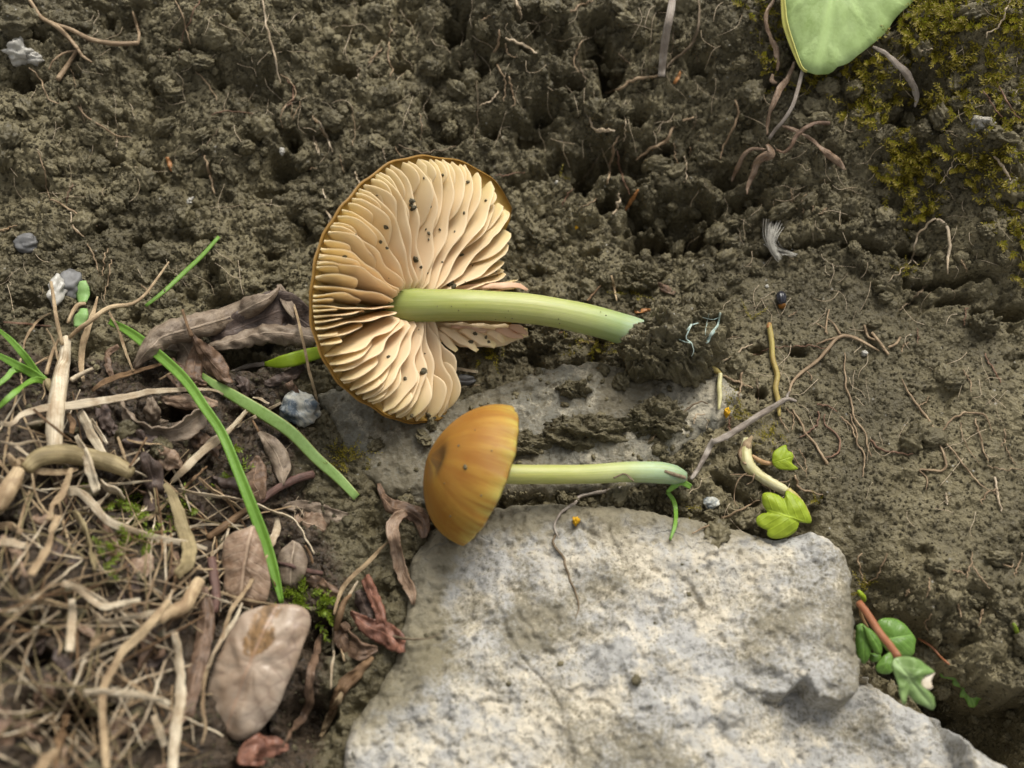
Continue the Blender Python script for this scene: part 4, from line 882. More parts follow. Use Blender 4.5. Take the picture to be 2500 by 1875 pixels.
for o in pl.children:
    if o.name.startswith('leaf_edge'):
        p_ = catmull(P('T3 1612,-60 1622,80 1638,200 1698,380 1757,522 1800,555'), 24); pts = at(p_[:, 0], p_[:, 1], PLZ+.1); V, F, uv = strip_geo(pts, interp((10, 14, 15, 13, 9, 5), 24)*mmpp(pts), 60, -50, .12, 5)
        o.data = mesh_data('leaf_edge', V-np.array(pl['_o']), F, MAT['leaf_rim'], uv)
# lime leaves
ll = thing('rosette_plant', hit(1830, 1150), 'small plant with pale creeping stem and two lime green lobed leaves', 'plant')
sheet('leaf', 'R5 1670,1195 1770,1200 1740,1090 1690,1000 1600,930 1550,915 1530,985 1480,955 1400,930 1335,945 1335,1030 1380,1105 1330,1120 1280,1160 1290,1220 1340,1255 1380,1270 1375,1310 1410,1340 1490,1345 1580,1320 1640,1270', 'R5 1560,1150', 'R5 1720,1200 1350,1080', 3.2, 'lime_leaf', parent=ll, dome=.5, crinkle=.25, vein=.12, th=.25, m=100)
sheet('leaf', 'R5 1420,650 1425,580 1470,535 1545,500 1560,550 1600,570 1615,610 1600,660 1650,705 1640,725 1560,728 1480,718 1440,690', 'R5 1510,635', 'R5 1420,660 1620,600', 2.2, 'lime_leaf', parent=ll, dome=.3, crinkle=.2, th=.2)
tb('leaf_stalk', 'R5 1240,600 1300,640 1360,665 1430,670', (9, 13, 13, 9), 'petiole_tan', None, None, 14, 1., parent=ll)
tb('creeping_stem', 'R5 1200,450 1180,560 1195,660 1230,720 1300,775 1400,840 1500,895 1560,930', (20, 26, 28, 27, 24, 23, 24, 18), 'sprout_white', None, None, 24, .9, 4, parent=ll, sides=10)
blade('sheath', 'R5 1250,420 1200,500 1160,600 1180,680', (8, 26, 30, 10), 'straw_tan', None, None, 16, 1.3, 4, -120, parent=ll, crinkle=.3, edge=.4)
tb('leaf_stalk', 'R5 1560,915 1650,985 1720,1090 1750,1190', (20, 14, 14, 16), 'sprout_yellow', None, None, 14, 2.6, 4, parent=ll, sides=8)
for s_ in ('R5 1220,740 1130,800 1085,900 1080,1010 1110,1060', 'R5 1260,760 1240,830 1190,860', 'R5 1340,760 1330,850 1400,900 1400,990', 'R5 1480,840 1560,830 1590,800', 'R5 1170,640 1150,560 1140,480', 'R5 1450,860 1440,930 1480,800', 'R5 1260,790 1150,770 1040,770'): tb('rootlet', s_, (4, 3, 2), 'root', None, None, 14, .8, parent=ll)
# plant in the right hand crevice
tp = thing('plant', hit(2115, 1470), 'plant with reddish stalk and torn green leaf over the rock edge', 'plant')
pq = P('R6 625,385 690,470 780,610 860,710 925,800'); pt = at(*catmull(pq, 20).T, np.interp(np.linspace(0, 1, 20), [0, 1], [4.5, 8.5])); add_tube('stalk', pt, 9.5*mmpp(pt), 'petiole', tp, 8)
tlf = sheet('leaf', 'R6 885,840 900,815 960,800 1020,800 1100,830 1160,875 1210,920 1150,940 1105,985 1110,1030 1150,1060 1195,1120 1200,1210 1130,1185 1060,1150 1005,1095 985,1165 955,1160 935,1080 920,1000 890,920 875,870', 'R6 1000,960', 'R6 900,830 1170,1180', 4, 'torn_leaf', parent=tp, dome=.5, crinkle=.5, z=8.5, th=.2, vein=.15, m=96)
tlf['_o'] = list(tp['_o'])
sheet('leaf_scar', 'R6 1210,925 1150,938 1103,985 1108,1032 1150,1058 1190,1040 1180,990', 'R6 1148,995', 'R6 1110,1000 1200,960', 4, 'leaf_scar', parent=tlf, dome=.1, crinkle=.1, z=8.3, th=.2, rings=3, m=30)
lp = thing('plant', hit(2130, 1560), 'plant with rounded glossy green leaves tucked under the reddish stalk', 'plant')
for ol, c_, a_, zz, tv in (('R6 740,560 790,510 860,500 940,520 1000,575 1060,655 1055,720 1040,790 960,800 880,790 800,700', 'R6 900,650', 'R6 760,700 1060,650', 1.8, (0, .1, 0)),
                    ('R6 600,560 650,545 700,600 720,680 715,760 690,830 655,855 600,760', 'R6 655,690', 'R6 640,550 660,850', 2.6, (-.2, 0, 0)), ('R6 660,560 730,600 790,680 805,750 795,785 750,770 700,690', 'R6 735,680', 'R6 660,560 800,780', 3.2, (.2, 0, 0)),
                    ('R6 820,790 870,770 890,850 880,910 840,935 780,925 755,890 770,850', 'R6 830,860', 'R6 870,770 800,930', 3.4, (0, 0, 0)), ('R6 700,770 790,780 790,830 720,840', 'R6 745,805', 'R6 700,800 790,800', 1.2, (0, 0, 0))):
    sheet('leaf', ol, c_, a_, 0, 'deep_leaf', parent=lp, dome=.45, crinkle=.15, z=zz, th=.18, vein=.15, tiltv=tv)
tb('stalk', 'R6 630,380 640,480 700,600 740,700', (8, 8, 7), 'petiole_tan', None, None, 12, 1.0, parent=lp)
tb('bud', 'R6 615,290 640,320 660,345 665,370', (8, 12, 14, 10), 'lime_leaf', None, None, 10, 1.6, parent=tp)
dp = thing('plant', hit(2370, 1690), 'dark green lobed leaf in shade deep in the crevice beside the rock', 'plant')
sheet('leaf', 'R6 1240,890 1300,840 1270,780 1340,760 1370,860 1420,940 1500,1000 1560,1060 1620,1140 1560,1130 1530,1180 1480,1190 1440,1120 1400,1110 1420,1050 1350,1020 1340,970 1260,960', 'R6 1420,990', 'R6 1330,830 1500,1180', 0, 'deep_leaf', parent=dp, z=-4.5, dome=.4)
tb('stalk', 'R6 1080,660 1180,720 1250,800 1320,860', (5, 6, 6, 5), 'petiole', None, None, 10, .4, parent=dp)
tb('moss_sprig', 'R6 1815,540 1835,590 1860,650', (8, 12, 6), 'moss_bright', 'short bright green sprig on the overhanging soil edge', 'moss', 8, .5)

# ---- dead leaves
D = 'dead_leaf'
rl = thing(D, hit(560, 800), 'long rolled grey brown dead leaf with wrinkled veins beside the big cap', 'dead leaf')
blade('rolled_edge', 'L1 1200,1290 1290,1170 1400,1060 L2 0,630 300,545 600,455 800,355 950,280 1040,185', [20, 84, 112, 118, 118, 112, 100, 76, 14], 'leaf_grey', None, None, 40, [1.5, 2.8, 3.4, 3.8, 3.8, 3.6, 3], 8, -215, -12, .16, crinkle=.45, parent=rl, nu=13, seed=5, edge=.15)
blade('rolled_edge', 'L2 330,730 450,715 560,690 700,650 850,610 1000,595 1150,610 1360,640', [16, 34, 52, 62, 66, 72, 74, 60], 'leaf_grey', None, None, 34, [2, 2.6, 3], 8, -150, 10, .16, crinkle=.6, parent=rl, nu=11, seed=8, edge=.25)
blade('blade', 'L2 420,640 600,580 850,480 1060,400 1180,450 1340,560', [30, 60, 90, 110, 84, 56], 'leaf_dark', None, None, 26, [1.4, 1.6, 2], 8, 60, 0, .16, crinkle=.4, parent=rl, nu=9)
blade('tip', 'L2 1035,165 1075,260 1130,370 1190,470', [10, 26, 26, 12], 'leaf_grey', None, None, 14, 2.8, 6, 70, 30, .16, parent=rl)
bs = thing(D, hit(520, 880), 'dark brown folded dead leaf hanging by its thin stalk from the rolled leaf', 'dead leaf')
blade('blade', 'L2 235,600 300,690 370,790 450,890 560,1010 620,1040', [8, 26, 56, 66, 44, 8], 'leaf_brown', None, None, 24, [4.5, 4, 3, 2], 8, -110, 0, .15, crinkle=.5, parent=bs, nu=11)
blade('blade_fold', 'L2 300,680 290,800 270,930 300,1060', [8, 40, 46, 20], 'leaf_brown', None, None, 18, [3.8, 3, 2], 6, -70, 20, .15, crinkle=.5, parent=bs)
tb('stalk', 'L2 165,395 190,470 220,560 250,630', (8, 7, 8, 12), 'straw_brown', None, None, 14, [4.2, 4.6], parent=bs)
def dl(path, wid, mat, label, n=24, lift=1., curl=-40, roll=0, crinkle=.4, sm=8, edge=.2, group=None, fold=0.):
    return blade(D, path, wid, mat, label, 'dead leaf', n, lift, sm, curl, roll, .16, group, crinkle, fold, None, 11, edge=edge)
dl('L2 30,740 130,690 200,740 220,860 150,960 60,940', [10, 60, 74, 74, 60, 10], 'leaf_grey', 'crumpled small grey brown dead leaf under the long grass blade', lift=1.2, curl=-60)
dl('L3 1090,120 1160,240 1260,320 1400,370 1560,370 1700,310 1840,200', [14, 44, 56, 60, 64, 70, 40], 'leaf_grey', 'boat shaped grey dead leaf curled round a dark hollow', 30, 2.2, 130, -42, .35)
dl('L3 1450,90 1600,110 1780,120 1960,130', [14, 40, 44, 14], 'leaf_mauve', 'narrow purplish dead leaf lying inside the boat shaped leaf', lift=1.6, curl=-60)
dl('L3 1350,80 1360,200 1400,290 1520,300', [20, 44, 36, 10], 'leaf_grey', 'twisted grey dead leaf strip standing beside the boat shaped leaf', lift=1.6, curl=-70)
dl('L3 1285,560 1330,680 1370,800 1370,940 1330,1090', [10, 50, 62, 60, 30], 'leaf_dark', 'dark ribbed dead leaf standing below the boat shaped leaf', lift=2, curl=-80)
dl('L3 1430,520 1480,600 1560,660 1640,690', [16, 50, 50, 12], 'leaf_mauve', 'small mauve dead leaf at the foot of the boat shaped leaf', lift=1.2)
dl('L3 900,120 930,260 980,350 1000,420', [30, 44, 40, 10], 'leaf_dark', 'dark brown dead leaf under the long pale straw', lift=.8)
lf = thing(D, hit(660, 1150), 'pointed grey and brown dead leaf with midrib between two grass blades', 'dead leaf')
blade('blade', 'L4 490,20 560,90 640,210 690,340 700,490', [10, 42, 54, 46, 10], 'leaf_grey', None, None, 22, 1.3, 8, -50, 0, .16, crinkle=.3, parent=lf, nu=9)
blade('blade_half', 'L4 470,230 460,340 440,450 480,560 510,630', [10, 50, 66, 56, 20], 'leaf_brown', None, None, 20, .9, 8, -40, 0, .16, crinkle=.4, parent=lf, nu=9)
tb('stalk', 'L2 800,1390 850,1480 L4 500,40', (6, 7, 9), 'straw_brown', None, None, 12, 1.0, parent=lf)
c8 = thing(D, hit(955, 1290), 'curled purplish brown dead leaf between small orange cap and rock', 'dead leaf')
blade('blade', 'L4 1565,480 1600,600 1680,690 1780,720 1880,760 1960,840 1970,970', [10, 24, 44, 48, 48, 46, 16], 'leaf_brown', None, None, 30, [.6, 1.4, 2.4, 2.6, 1.8], 8, -100, 0, .15, crinkle=.45, parent=c8, nu=11, edge=.2)
blade('blade_end', 'L4 1810,740 1740,780 1690,870 1710,1010 1740,1160 1790,1320 1860,1450 1875,1570', [16, 30, 30, 26, 30, 30, 26, 6], 'leaf_mauve', None, None, 34, [2.2, 2.4, 1.4, .8, .5], 8, 80, 0, .15, crinkle=.3, parent=c8, nu=9, edge=.2)
ov = thing(D, hit(620, 1650), 'large smooth oval pinkish grey dead leaf with a brown stain', 'dead leaf')
sheet('blade', 'L6 700,200 860,185 1000,190 1090,230 1130,300 1120,400 1080,520 1020,700 930,900 880,1030 830,1130 740,1250 620,1370 500,1410 420,1390 330,1290 220,1170 200,1000 240,820 330,600 430,400 540,260', 'L6 660,720', 'L6 920,190 430,1400', 2.6, 'leaf_pink', parent=ov, dome=1.7, crinkle=.35, th=.25, vein=.2, rings=12, m=110)
blade('rim', 'L6 540,255 700,198 860,183 1000,188 1090,228 1132,300 1122,400 1082,520 1022,700 930,900', [6, 9, 10, 11, 12, 12, 11, 10, 8, 4], 'leaf_brown', None, None, 30, 0, 8, -60, parent=ov)
for o in list(ov.children):
    if o.name.startswith('rim'): bpy.data.objects.remove(o)
sheet(D, 'L4 440,860 500,1000 545,1150 590,1330 580,1450 540,1550 400,1590 250,1560 190,1480 160,1300 160,1100 170,1000 260,920', 'L4 370,1230', 'L4 440,860 330,1580', 1.2, 'leaf_mauve', 'broad mauve brown dead leaf behind the pinkish oval leaf', 'dead leaf', dome=.9, crinkle=.4, vein=.2)
sheet(D, 'L4 790,990 860,1030 910,1120 925,1200 900,1300 840,1370 760,1400 690,1390 660,1300 650,1180 690,1080', 'L4 790,1200', 'L4 800,990 760,1400', .9, 'leaf_grey', 'oval speckled grey dead leaf beside the lower end of long grass', 'dead leaf', dome=.7, crinkle=.3, vein=.15)
rd = thing(D, hit(910, 1540), 'crumpled glossy red brown dead leaf at the edge of the rock', 'dead leaf')
blade('blade', 'L6 1620,-60 1680,80 1740,220 1770,330 1800,440', [30, 34, 34, 30, 26], 'leaf_red', None, None, 22, [1.2, 2.2, 2.4, 2.2], 8, -70, -10, .15, crinkle=.4, parent=rd, nu=9)
blade('blade', 'L6 1500,260 1580,330 1680,400 1800,450 1900,520 1960,620', [12, 36, 50, 60, 56, 14], 'leaf_red', None, None, 22, [1.6, 2.2, 2, 1.4], 8, -60, 10, .15, crinkle=.6, parent=rd, nu=9)
blade('blade', 'L6 1400,360 1440,450 1500,540 1600,600 1740,590', [26, 60, 60, 40, 10], 'leaf_brown', None, None, 22, [1, 1.4, 1.6], 8, 70, 0, .15, crinkle=.6, parent=rd, nu=9)
blade('blade', 'L6 1560,60 1600,150 1640,240 1660,330', [16, 40, 40, 16], 'leaf_dark', None, None, 16, 1.4, 8, -40, 0, .15, crinkle=.5, parent=rd)
tb('leaf_tip', 'L6 1780,440 1900,480 2050,500 2212,490 2300,450', (12, 9, 6, 4, 2), 'root_dark', None, None, 16, 1.2, 4, parent=rd)
dl('L4 870,1350 980,1370 1090,1430 1210,1490', [16, 34, 38, 24], 'leaf_brown', 'ribbed brown dead leaf piece beside the bright green moss tuft', lift=1., curl=-80)
dl('L6 1290,390 1220,500 1180,620 1140,780 1120,950 1130,1080 1070,1210 960,1350 890,1460', [8, 18, 24, 24, 26, 24, 22, 18, 8], 'leaf_brown', 'narrow twisted brown dead leaf hanging down beside the oval leaf', 34, [1.5, 2.5, 2.5, 2, 2.5], -90, 20, .4)
dl('L6 1300,1200 1360,1060 1440,920 1560,800 1700,660', [10, 30, 36, 30, 10], 'straw_brown', 'shredded brown leaf fibres along the rim of the rock', lift=.8, curl=-60)
dl('L6 600,1640 620,1540 760,1490 940,1470', [60, 90, 60, 12], 'leaf_red', 'reddish brown dead leaf below the pinkish oval leaf', lift=1.5)
dl('L6 1230,1380 1300,1220 1370,1080 1430,960', [10, 20, 22, 8], 'straw_tan', 'thin tan leaf shred lying on the edge of rock', lift=.7)
dl('L4 700,700 830,690 1000,740 1200,790 1300,790', [10, 40, 50, 44, 20], 'leaf_grey', 'flat muddy grey dead leaf between pale straw and dark stone', lift=.25, curl=-20)
dl('L4 830,760 900,830 1000,860 1090,900', [20, 60, 64, 20], 'leaf_mauve', 'wet pale brown dead leaf stuck in mud by the bent pale straw', lift=.2, curl=-30)
dl('L2 900,1060 1020,1030 1150,970 1270,900', [10, 30, 34, 12], 'leaf_dark', 'small dark dead leaf under the lime green strap leaf', lift=1., curl=-60)
dl('L2 1120,1040 1180,1130 1240,1220 1280,1270', [22, 20, 12, 6], 'leaf_brown', 'narrow brown leaf stalk touching the slate blue pebble', lift=1.4, curl=-60)
dl('L2 650,1000 700,1040 730,1120 740,1190', [14, 30, 28, 8], 'leaf_dark', 'small dark folded dead leaf by the wide pale grass blade', lift=1.)
dl('L1 1010,1360 960,1250 970,1150 1070,1085', [14, 18, 18, 14], 'leaf_brown', 'brown hooked dead leaf strip curling up beside straw', lift=[.5, 1.6, 2.2], curl=-80)
dl('L3 1230,1660 1290,1560 1350,1480', [50, 60, 16], 'leaf_mauve', 'purple brown dead leaf under the pale arching straw', lift=.6)
dl('L3 1780,1020 1800,1130 1790,1200', [16, 22, 18], 'leaf_dark', 'tiny dark leaf remnant beside the yellow straw', lift=.4)
dl('L3 880,1150 960,1350 1060,1560', [16, 50, 20], 'leaf_brown', 'brown leaf remnant in moss below the arching straw', lift=.3)
dl('L5 1820,40 1850,300 1800,640 1740,900 1700,1200', [30, 46, 50, 44, 20], 'leaf_brown', 'long dark brown dead leaf strip beside the oval leaf', lift=1., curl=-60)

dl('L2 60,830 120,960 230,1040 380,1070', [14, 60, 70, 16], 'leaf_brown', 'larger crumpled brown dead leaf under both green grass blades', lift=1.6, curl=-90, crinkle=.8)
dl('L3 1020,330 1120,430 1260,470 1420,450', [12, 50, 60, 14], 'leaf_dark', 'dark crumpled dead leaf under the rim of the boat shaped leaf', lift=.8, curl=-70, crinkle=.8)
dl('L3 1700,380 1800,470 1900,540 1960,620', [12, 54, 56, 12], 'leaf_brown', 'brown crumpled dead leaf behind the straight pale straw', lift=.8, curl=-70, crinkle=.7)
dl('L4 60,420 150,500 260,520 360,560', [12, 50, 50, 10], 'leaf_dark', 'dark crumpled dead leaf crossed by the long grass blade', lift=.7, curl=-70, crinkle=.7)
# ---- straw and stalks
def straw(path, wid, mat='straw_tan', label='tan straw piece tangled in the litter', lift=1., n=22, curl=-110, sm=8, group=None, roll=0., crinkle=.12):
    ro = rng.uniform(-30, 30); tw_ = rng.uniform(-45, 45); n = max(n, 16)
    p = P(path); q = catmull(p, n); dq = np.gradient(q, axis=0); dq /= np.linalg.norm(dq, axis=1)[:, None]+1e-9; wm = float(np.max(wid))
    kk = np.interp(np.arange(n), np.linspace(0, n-1, max(4, n//4)), rng.normal(size=max(4, n//4)))*wm*.05
    q = q+np.stack([-dq[:, 1], dq[:, 0]], -1)*kk[:, None]; path = 'S '+' '.join(f'{a:.1f},{b:.1f}' for a, b in q)
    return blade('straw', path, np.array(wid)*.78, mat, label, 'straw', n+6, lift, sm, curl*rng.uniform(.15, .7), [ro, ro+tw_], .16, group, crinkle, rng.uniform(-.1, .3), None, 9, edge=.16, rib=.07)
GT_ = 'straws tangled in the litter'
straw('L3 0,300 110,310 200,225 500,165 900,110 1200,55 1500,12 1900,5 2010,50', [14, 20, 26, 28, 26, 22, 18, 12, 5], 'straw_pale', 'long pale straw lying across the thick stalk and under the grass', 2.2, 40)
stk = thing('dry_stalk', hit(150, 1000), 'thick pale upright dry grass stalk with side shoots', 'stalk')
tb('stalk', 'L1 600,1010 580,1200 540,1400 L3 505,200 490,400 500,560', (22, 28, 36, 40, 42, 40, 34), 'straw_pale', None, None, 30, [2.5, 2, 1.6], 8, parent=stk, sides=10, jit=.04)
tb('shoot', 'L1 460,510 480,640 510,850 560,1070', (8, 10, 11, 10), 'straw_tan', None, None, 16, [3, 3.5, 3], 6, parent=stk)
tb('shoot', 'L1 625,1010 700,940 800,870 980,742 1170,712 1290,640 1400,500 1520,330', (10, 12, 13, 12, 9, 8, 7, 4), 'straw_tan', None, None, 24, [3, 4, 3, 1.5], 6, parent=stk)
tb('shoot', 'L1 415,1345 470,1150 530,1020', (10, 9, 7), 'straw_tan', None, None, 12, 2.2, 6, parent=stk)
tb('shoot', 'L1 640,1395 730,1340 835,1290', (14, 12, 8), 'straw_pale', None, None, 12, 2.2, 6, parent=stk)
straw('L1 200,1120 240,1000 300,905 380,830 455,790', [6, 9, 9, 8, 5], 'straw_tan', 'thin arched straw beside the pale upright stalk', 2)
straw('L1 880,640 840,800 790,950 740,1120 730,1280 750,1400', [5, 14, 19, 21, 18, 10], 'straw_tan', 'flat tan straw standing between seedling and long grass', 1.5)
straw('L1 980,780 1060,930 1110,1080 1160,1220 1195,1315', [7, 8, 9, 8, 5], 'straw_tan', 'thin leaning straw crossing under the tip of the long grass', 2)
straw('L1 825,1490 920,1420 1020,1375 1200,1325 1430,1255 1510,1220', [10, 18, 18, 16, 12, 5], 'straw_brown', 'brownish straw running towards the rolled dead leaf', 1.5)
straw('L1 30,870 230,885 460,910', [6, 8, 5], 'root_red', 'reddish thin straw on soil above the grass tuft', .6)
straw('L1 420,930 480,1050 520,1200 525,1330', [5, 7, 8, 6], 'straw_tan', 'thin straw leaning on the pale upright stalk', 2.4)
straw('L1 300,1260 400,1200 520,1150 640,1060', [6, 8, 8, 5], 'straw_tan', 'thin slanting straw behind the pale upright stalk', .9)
straw('L1 180,1200 190,1400 220,1620', [7, 9, 6], 'straw_tan', 'thin vertical straw behind the green tuft', 1.2)
straw('L1 390,1400 395,1500 380,1570', [5, 6, 5], 'straw_tan', 'short thin straw below the green tuft', 1.2)
straw('L1 1430,1390 1560,1320 1720,1260', [6, 10, 6], 'straw_tan', 'short straw end under the long grass blade', 1.5)
straw('L3 720,200 800,350 870,500 940,620', [30, 34, 32, 22], 'straw_pale', 'broad pale split straw sloping below the thick stalk', 2)
straw('L3 690,415 760,560 810,720 880,920', [16, 32, 36, 30], 'straw_pale', 'broad pale straw piece lying over the olive stalk', 4)
tb('dry_stalk', 'L3 240,720 330,640 450,600 620,590 800,620 950,655 1080,700 1180,760', (36, 44, 46, 46, 44, 42, 40, 30), 'straw_olive', 'thick olive brown curved stalk in the litter', 'stalk', 26, 2.0, 6, sides=12, jit=.05)
tb('dry_stalk', 'L3 -40,1060 50,950 120,830 170,720', (40, 44, 42, 30), 'straw_tan', 'thick broken tan stalk at the end of the olive stalk', 'stalk', 16, 2.5, 6, sides=10)
straw('L3 610,935 700,930 790,1000 950,1180 1150,1270 1450,1345 1700,1400 1860,1440', [24, 28, 26, 24, 22, 22, 20, 10], 'straw_pale', 'long pale arching straw ending near the mauve leaf', [3, 3.5, 2.5, 2, 2], 36)
straw('L3 1480,850 1560,950 1620,1150 1690,1330 1720,1460 1680,1590 1590,1680', [12, 34, 40, 44, 46, 44, 36], 'straw_olive', 'broad yellowish dry grass leaf bent downwards', 2.6, 30, -70)
straw('L3 1535,840 1650,740 1800,590 1970,450 2090,330 2220,190', [14, 24, 24, 24, 14, 9], 'straw_pale', 'straight pale straw slanting up under the long grass', 2.2)
straw('L3 1600,905 1800,945 L4 200,610 400,655 650,745 820,830 900,980 985,1115', [9, 14, 14, 14, 14, 14, 15, 14, 13, 6], 'straw_pale', 'thin pale bent straw crossing under the long grass blade', 1.6, 40)
straw('L3 1790,800 1900,900 2050,1000 2180,1090', [7, 12, 13, 12, 6], 'straw_tan', 'thin tan straw crossing the pale bent straw', 1.1)
straw('L3 1655,895 1760,790 1860,690', [8, 10, 6], 'straw_brown', 'short brown straw beside the straight pale straw', 1.2)
straw('L3 1165,700 1240,570 1315,430', [8, 9, 6], 'straw_brown', 'short thin brown straw leaning by the olive stalk end', 2.6)
straw('L3 1060,430 1090,520 1140,680', [8, 10, 6], 'straw_tan', 'thin bent straw behind the olive stalk end', 2.0)
straw('L3 1070,430 1200,470 1350,490 1480,490', [6, 9, 9, 5], 'straw_tan', 'thin straw under the boat shaped leaf', 1.0)
straw('L3 90,480 180,540 275,615', [10, 12, 7], 'straw_pale', 'short pale straw end beside the thick stalk', 2.)
straw('L3 300,180 400,270 520,370 645,470', [10, 9, 9, 7], 'straw_brown', 'thin brown straw lying over the thick pale stalk', 4)
straw('L3 230,320 320,300 430,290', [8, 11, 8], 'straw_pale', 'short pale straw lying across the thick stalk', 3)
straw('L3 600,220 650,300 640,400', [14, 22, 12], 'straw_brown', 'brown husk beside the thick pale stalk', 2)
straw('L3 820,270 880,360 960,490', [8, 14, 6], 'straw_pale', 'split pale straw end by the dark hollow', 2.6)
straw('L3 440,1180 480,1050 550,950 600,850 640,710', [20, 26, 26, 22, 12], 'straw_tan', 'bent orange tan stalk rising through the litter', 3.5)
straw('L3 500,1130 460,1290 420,1430 350,1560 280,1680', [26, 32, 34, 32, 26], 'straw_tan', 'thick orange tan stalk lower in the litter', 3.5)
straw('L3 660,1110 720,1200 780,1350 820,1480 850,1640', [26, 34, 30, 30, 26], 'straw_olive', 'thick olive tan stalk below the arching straw', 2.5)
straw('L3 -40,1380 80,1380 230,1400', [26, 28, 20], 'straw_pale', 'short whitish straw among the dark litter at its highest part', 2.5)
straw('L3 -40,1230 100,1250 200,1290', [24, 28, 18], 'straw_tan', 'short tan straw above the whitish straw piece', 2.)
straw('L3 285,760 300,860 340,1000 430,1140', [5, 7, 8, 5], 'straw_tan', 'hair thin curved straw hanging below the olive stalk', 3)
straw('L3 1740,1255 1800,1260 1880,1330', [7, 9, 6], 'straw_tan', 'small hooked straw beside the yellowish leaf', 1.2)
straw('L3 900,830 960,900 1050,930 1120,1000', [22, 34, 34, 16], 'straw_pale', 'wide pale broken straw under the olive stalk', 1.5)
straw('L3 60,590 130,680 200,640 230,700', [20, 34, 30, 20], 'straw_tan', 'frayed tan straw end beside the olive stalk', 2.2)
straw('L3 0,470 150,500 300,470 430,480', [6, 12, 10, 6], 'straw_pale', 'thin whitish straw above the olive stalk', 2)
straw('L3 250,720 400,740 560,740 700,720', [18, 24, 22, 16], 'straw_tan', 'tan straw lying along the underside of olive stalk', 1.8)
straw('L3 900,1390 1050,1420 1240,1470', [8, 12, 7], 'straw_tan', 'thin tan straw next to bright moss', 1.2)
straw('L3 940,1470 1080,1500 1230,1490', [7, 11, 6], 'straw_brown', 'thin brown straw next to bright moss', 1.0)
straw('L3 1250,1200 1360,1150 1490,1040', [14, 14, 7], 'straw_tan', 'tan straw pointing up by the yellowish leaf', 1.4)
straw('L5 560,-10 680,40 800,120 930,205 1080,180 1260,150', [20, 22, 24, 24, 20, 14], 'straw_pale', 'forked pale root stock branch, upper arm', 2.6, 26)
straw('L5 800,230 870,290 960,345 1150,310 1410,255', [14, 20, 22, 22, 20], 'straw_pale', 'forked pale root stock branch, lower arm', 2.8, 26)
tb('dry_stalk', 'L5 1790,-30 1720,90 1650,200 1520,260 1430,330', (30, 36, 38, 32, 22), 'straw_tan', 'knobbly tan root stock where pale branches join', 'stalk', 20, 2.6, 6, sides=12, jit=.08)
straw('L5 1520,140 1400,300 1250,470 1100,620 1020,760 950,900 930,1050 930,1300 960,1680', [18, 30, 34, 28, 26, 26, 24, 24, 24], 'straw_tan', 'long tan straw curving down from the root stock', 3, 40)
straw('L5 650,140 650,300 635,450 625,610', [20, 26, 28, 26], 'straw_pale', 'short upright whitish straw beside the root stock', 3)
straw('L5 755,1000 860,985 1000,990 1300,1020 1530,1085', [26, 28, 26, 26, 20], 'straw_pale', 'pale straw lying across the long tan straw', 3)
straw('L5 1570,440 1600,620 1620,850 1600,1150 1570,1400 1550,1690', [24, 34, 38, 40, 38, 34], 'straw_pale', 'thick straight pale straw beside the pinkish oval leaf', 2.6, 36)
straw('L4 560,1120 470,1250 370,1430 230,1640 L6 350,450 240,680 180,880 160,1100 190,1300 150,1450', [10, 18, 18, 18, 18, 16, 14, 14, 12, 7], 'straw_tan', 'long tan straw running past the side of the oval leaf', 2.6, 44)
straw('L6 520,170 470,300 380,440 280,600 210,770', [6, 14, 18, 12, 6], 'straw_pale', 'pale straw alongside the oval leaf', 3)
straw('L5 815,570 910,510 1030,425', [22, 24, 14], 'straw_tan', 'short orange tan straw below the forked root stock', 2.6)
straw('L5 1390,1180 1430,1320 1480,1460', [18, 26, 18], 'straw_pale', 'short pale straw beside the thick straight straw', 2)
straw('L5 590,1180 560,1330 500,1500 480,1690', [28, 32, 32, 34], 'straw_brown', 'brown stalk going down in the darkest litter', 2.6)
straw('L5 480,1480 420,1580 330,1690', [26, 40, 44], 'straw_tan', 'wide tan stalk end low in the litter', 3)
straw('L4 645,790 640,900 600,1010 570,1110', [12, 28, 28, 12], 'straw_pale', 'flat pale straw behind the long grass near the mauve leaf', 1.4)
straw('L4 1645,1005 1560,1090 1450,1210 1330,1320 1240,1420 1190,1540 1165,1660', [6, 12, 16, 15, 14, 12, 7], 'straw_tan', 'double tan straw leaning beside the curled purplish leaf', 1.8, 28)
straw('L4 1375,1360 1320,1450 1255,1555', [6, 10, 6], 'straw_pale', 'short thin straw next to double tan straw', 1.8)
straw('L6 1345,400 1340,550 1330,740 1320,950', [8, 9, 10, 7], 'straw_pale', 'thin straight pale straw hanging by the red brown leaf', 2)
straw('L6 1370,420 1400,560 1440,700', [7, 9, 5], 'straw_tan', 'thin tan straw parallel to the hanging straight straw', 1.8)
straw('L2 1158,290 1200,450 1240,620 1280,800 1310,950 1360,1130 1392,1290', [5, 8, 9, 9, 9, 9, 7], 'straw_tan', 'orange tan needle standing between rolled leaf and big cap', [2, 4.5, 4, 3, 1.5], 26)
straw('L2 555,1520 660,1420 755,1300', [9, 11, 7], 'straw_tan', 'tan straw passing under the wide pale grass blade', 1)
straw('L2 655,1445 850,1340 1055,1225', [9, 12, 8], 'straw_pale', 'pale straw passing under the wide grass towards the slate pebble', 1.2)
straw('L2 800,1180 880,1200 945,1240', [6, 12, 8], 'straw_pale', 'short pale straw above the wide grass blade', 1.4)
straw('L2 340,1660 450,1560 560,1480', [16, 18, 10], 'straw_pale', 'short pale straw by the pointed grey leaf', 1.4)
straw('L2 -20,1120 150,1105 300,1105 500,1130', [8, 10, 10, 6], 'straw_tan', 'straw continuing between the two green grass blades', 1.6)
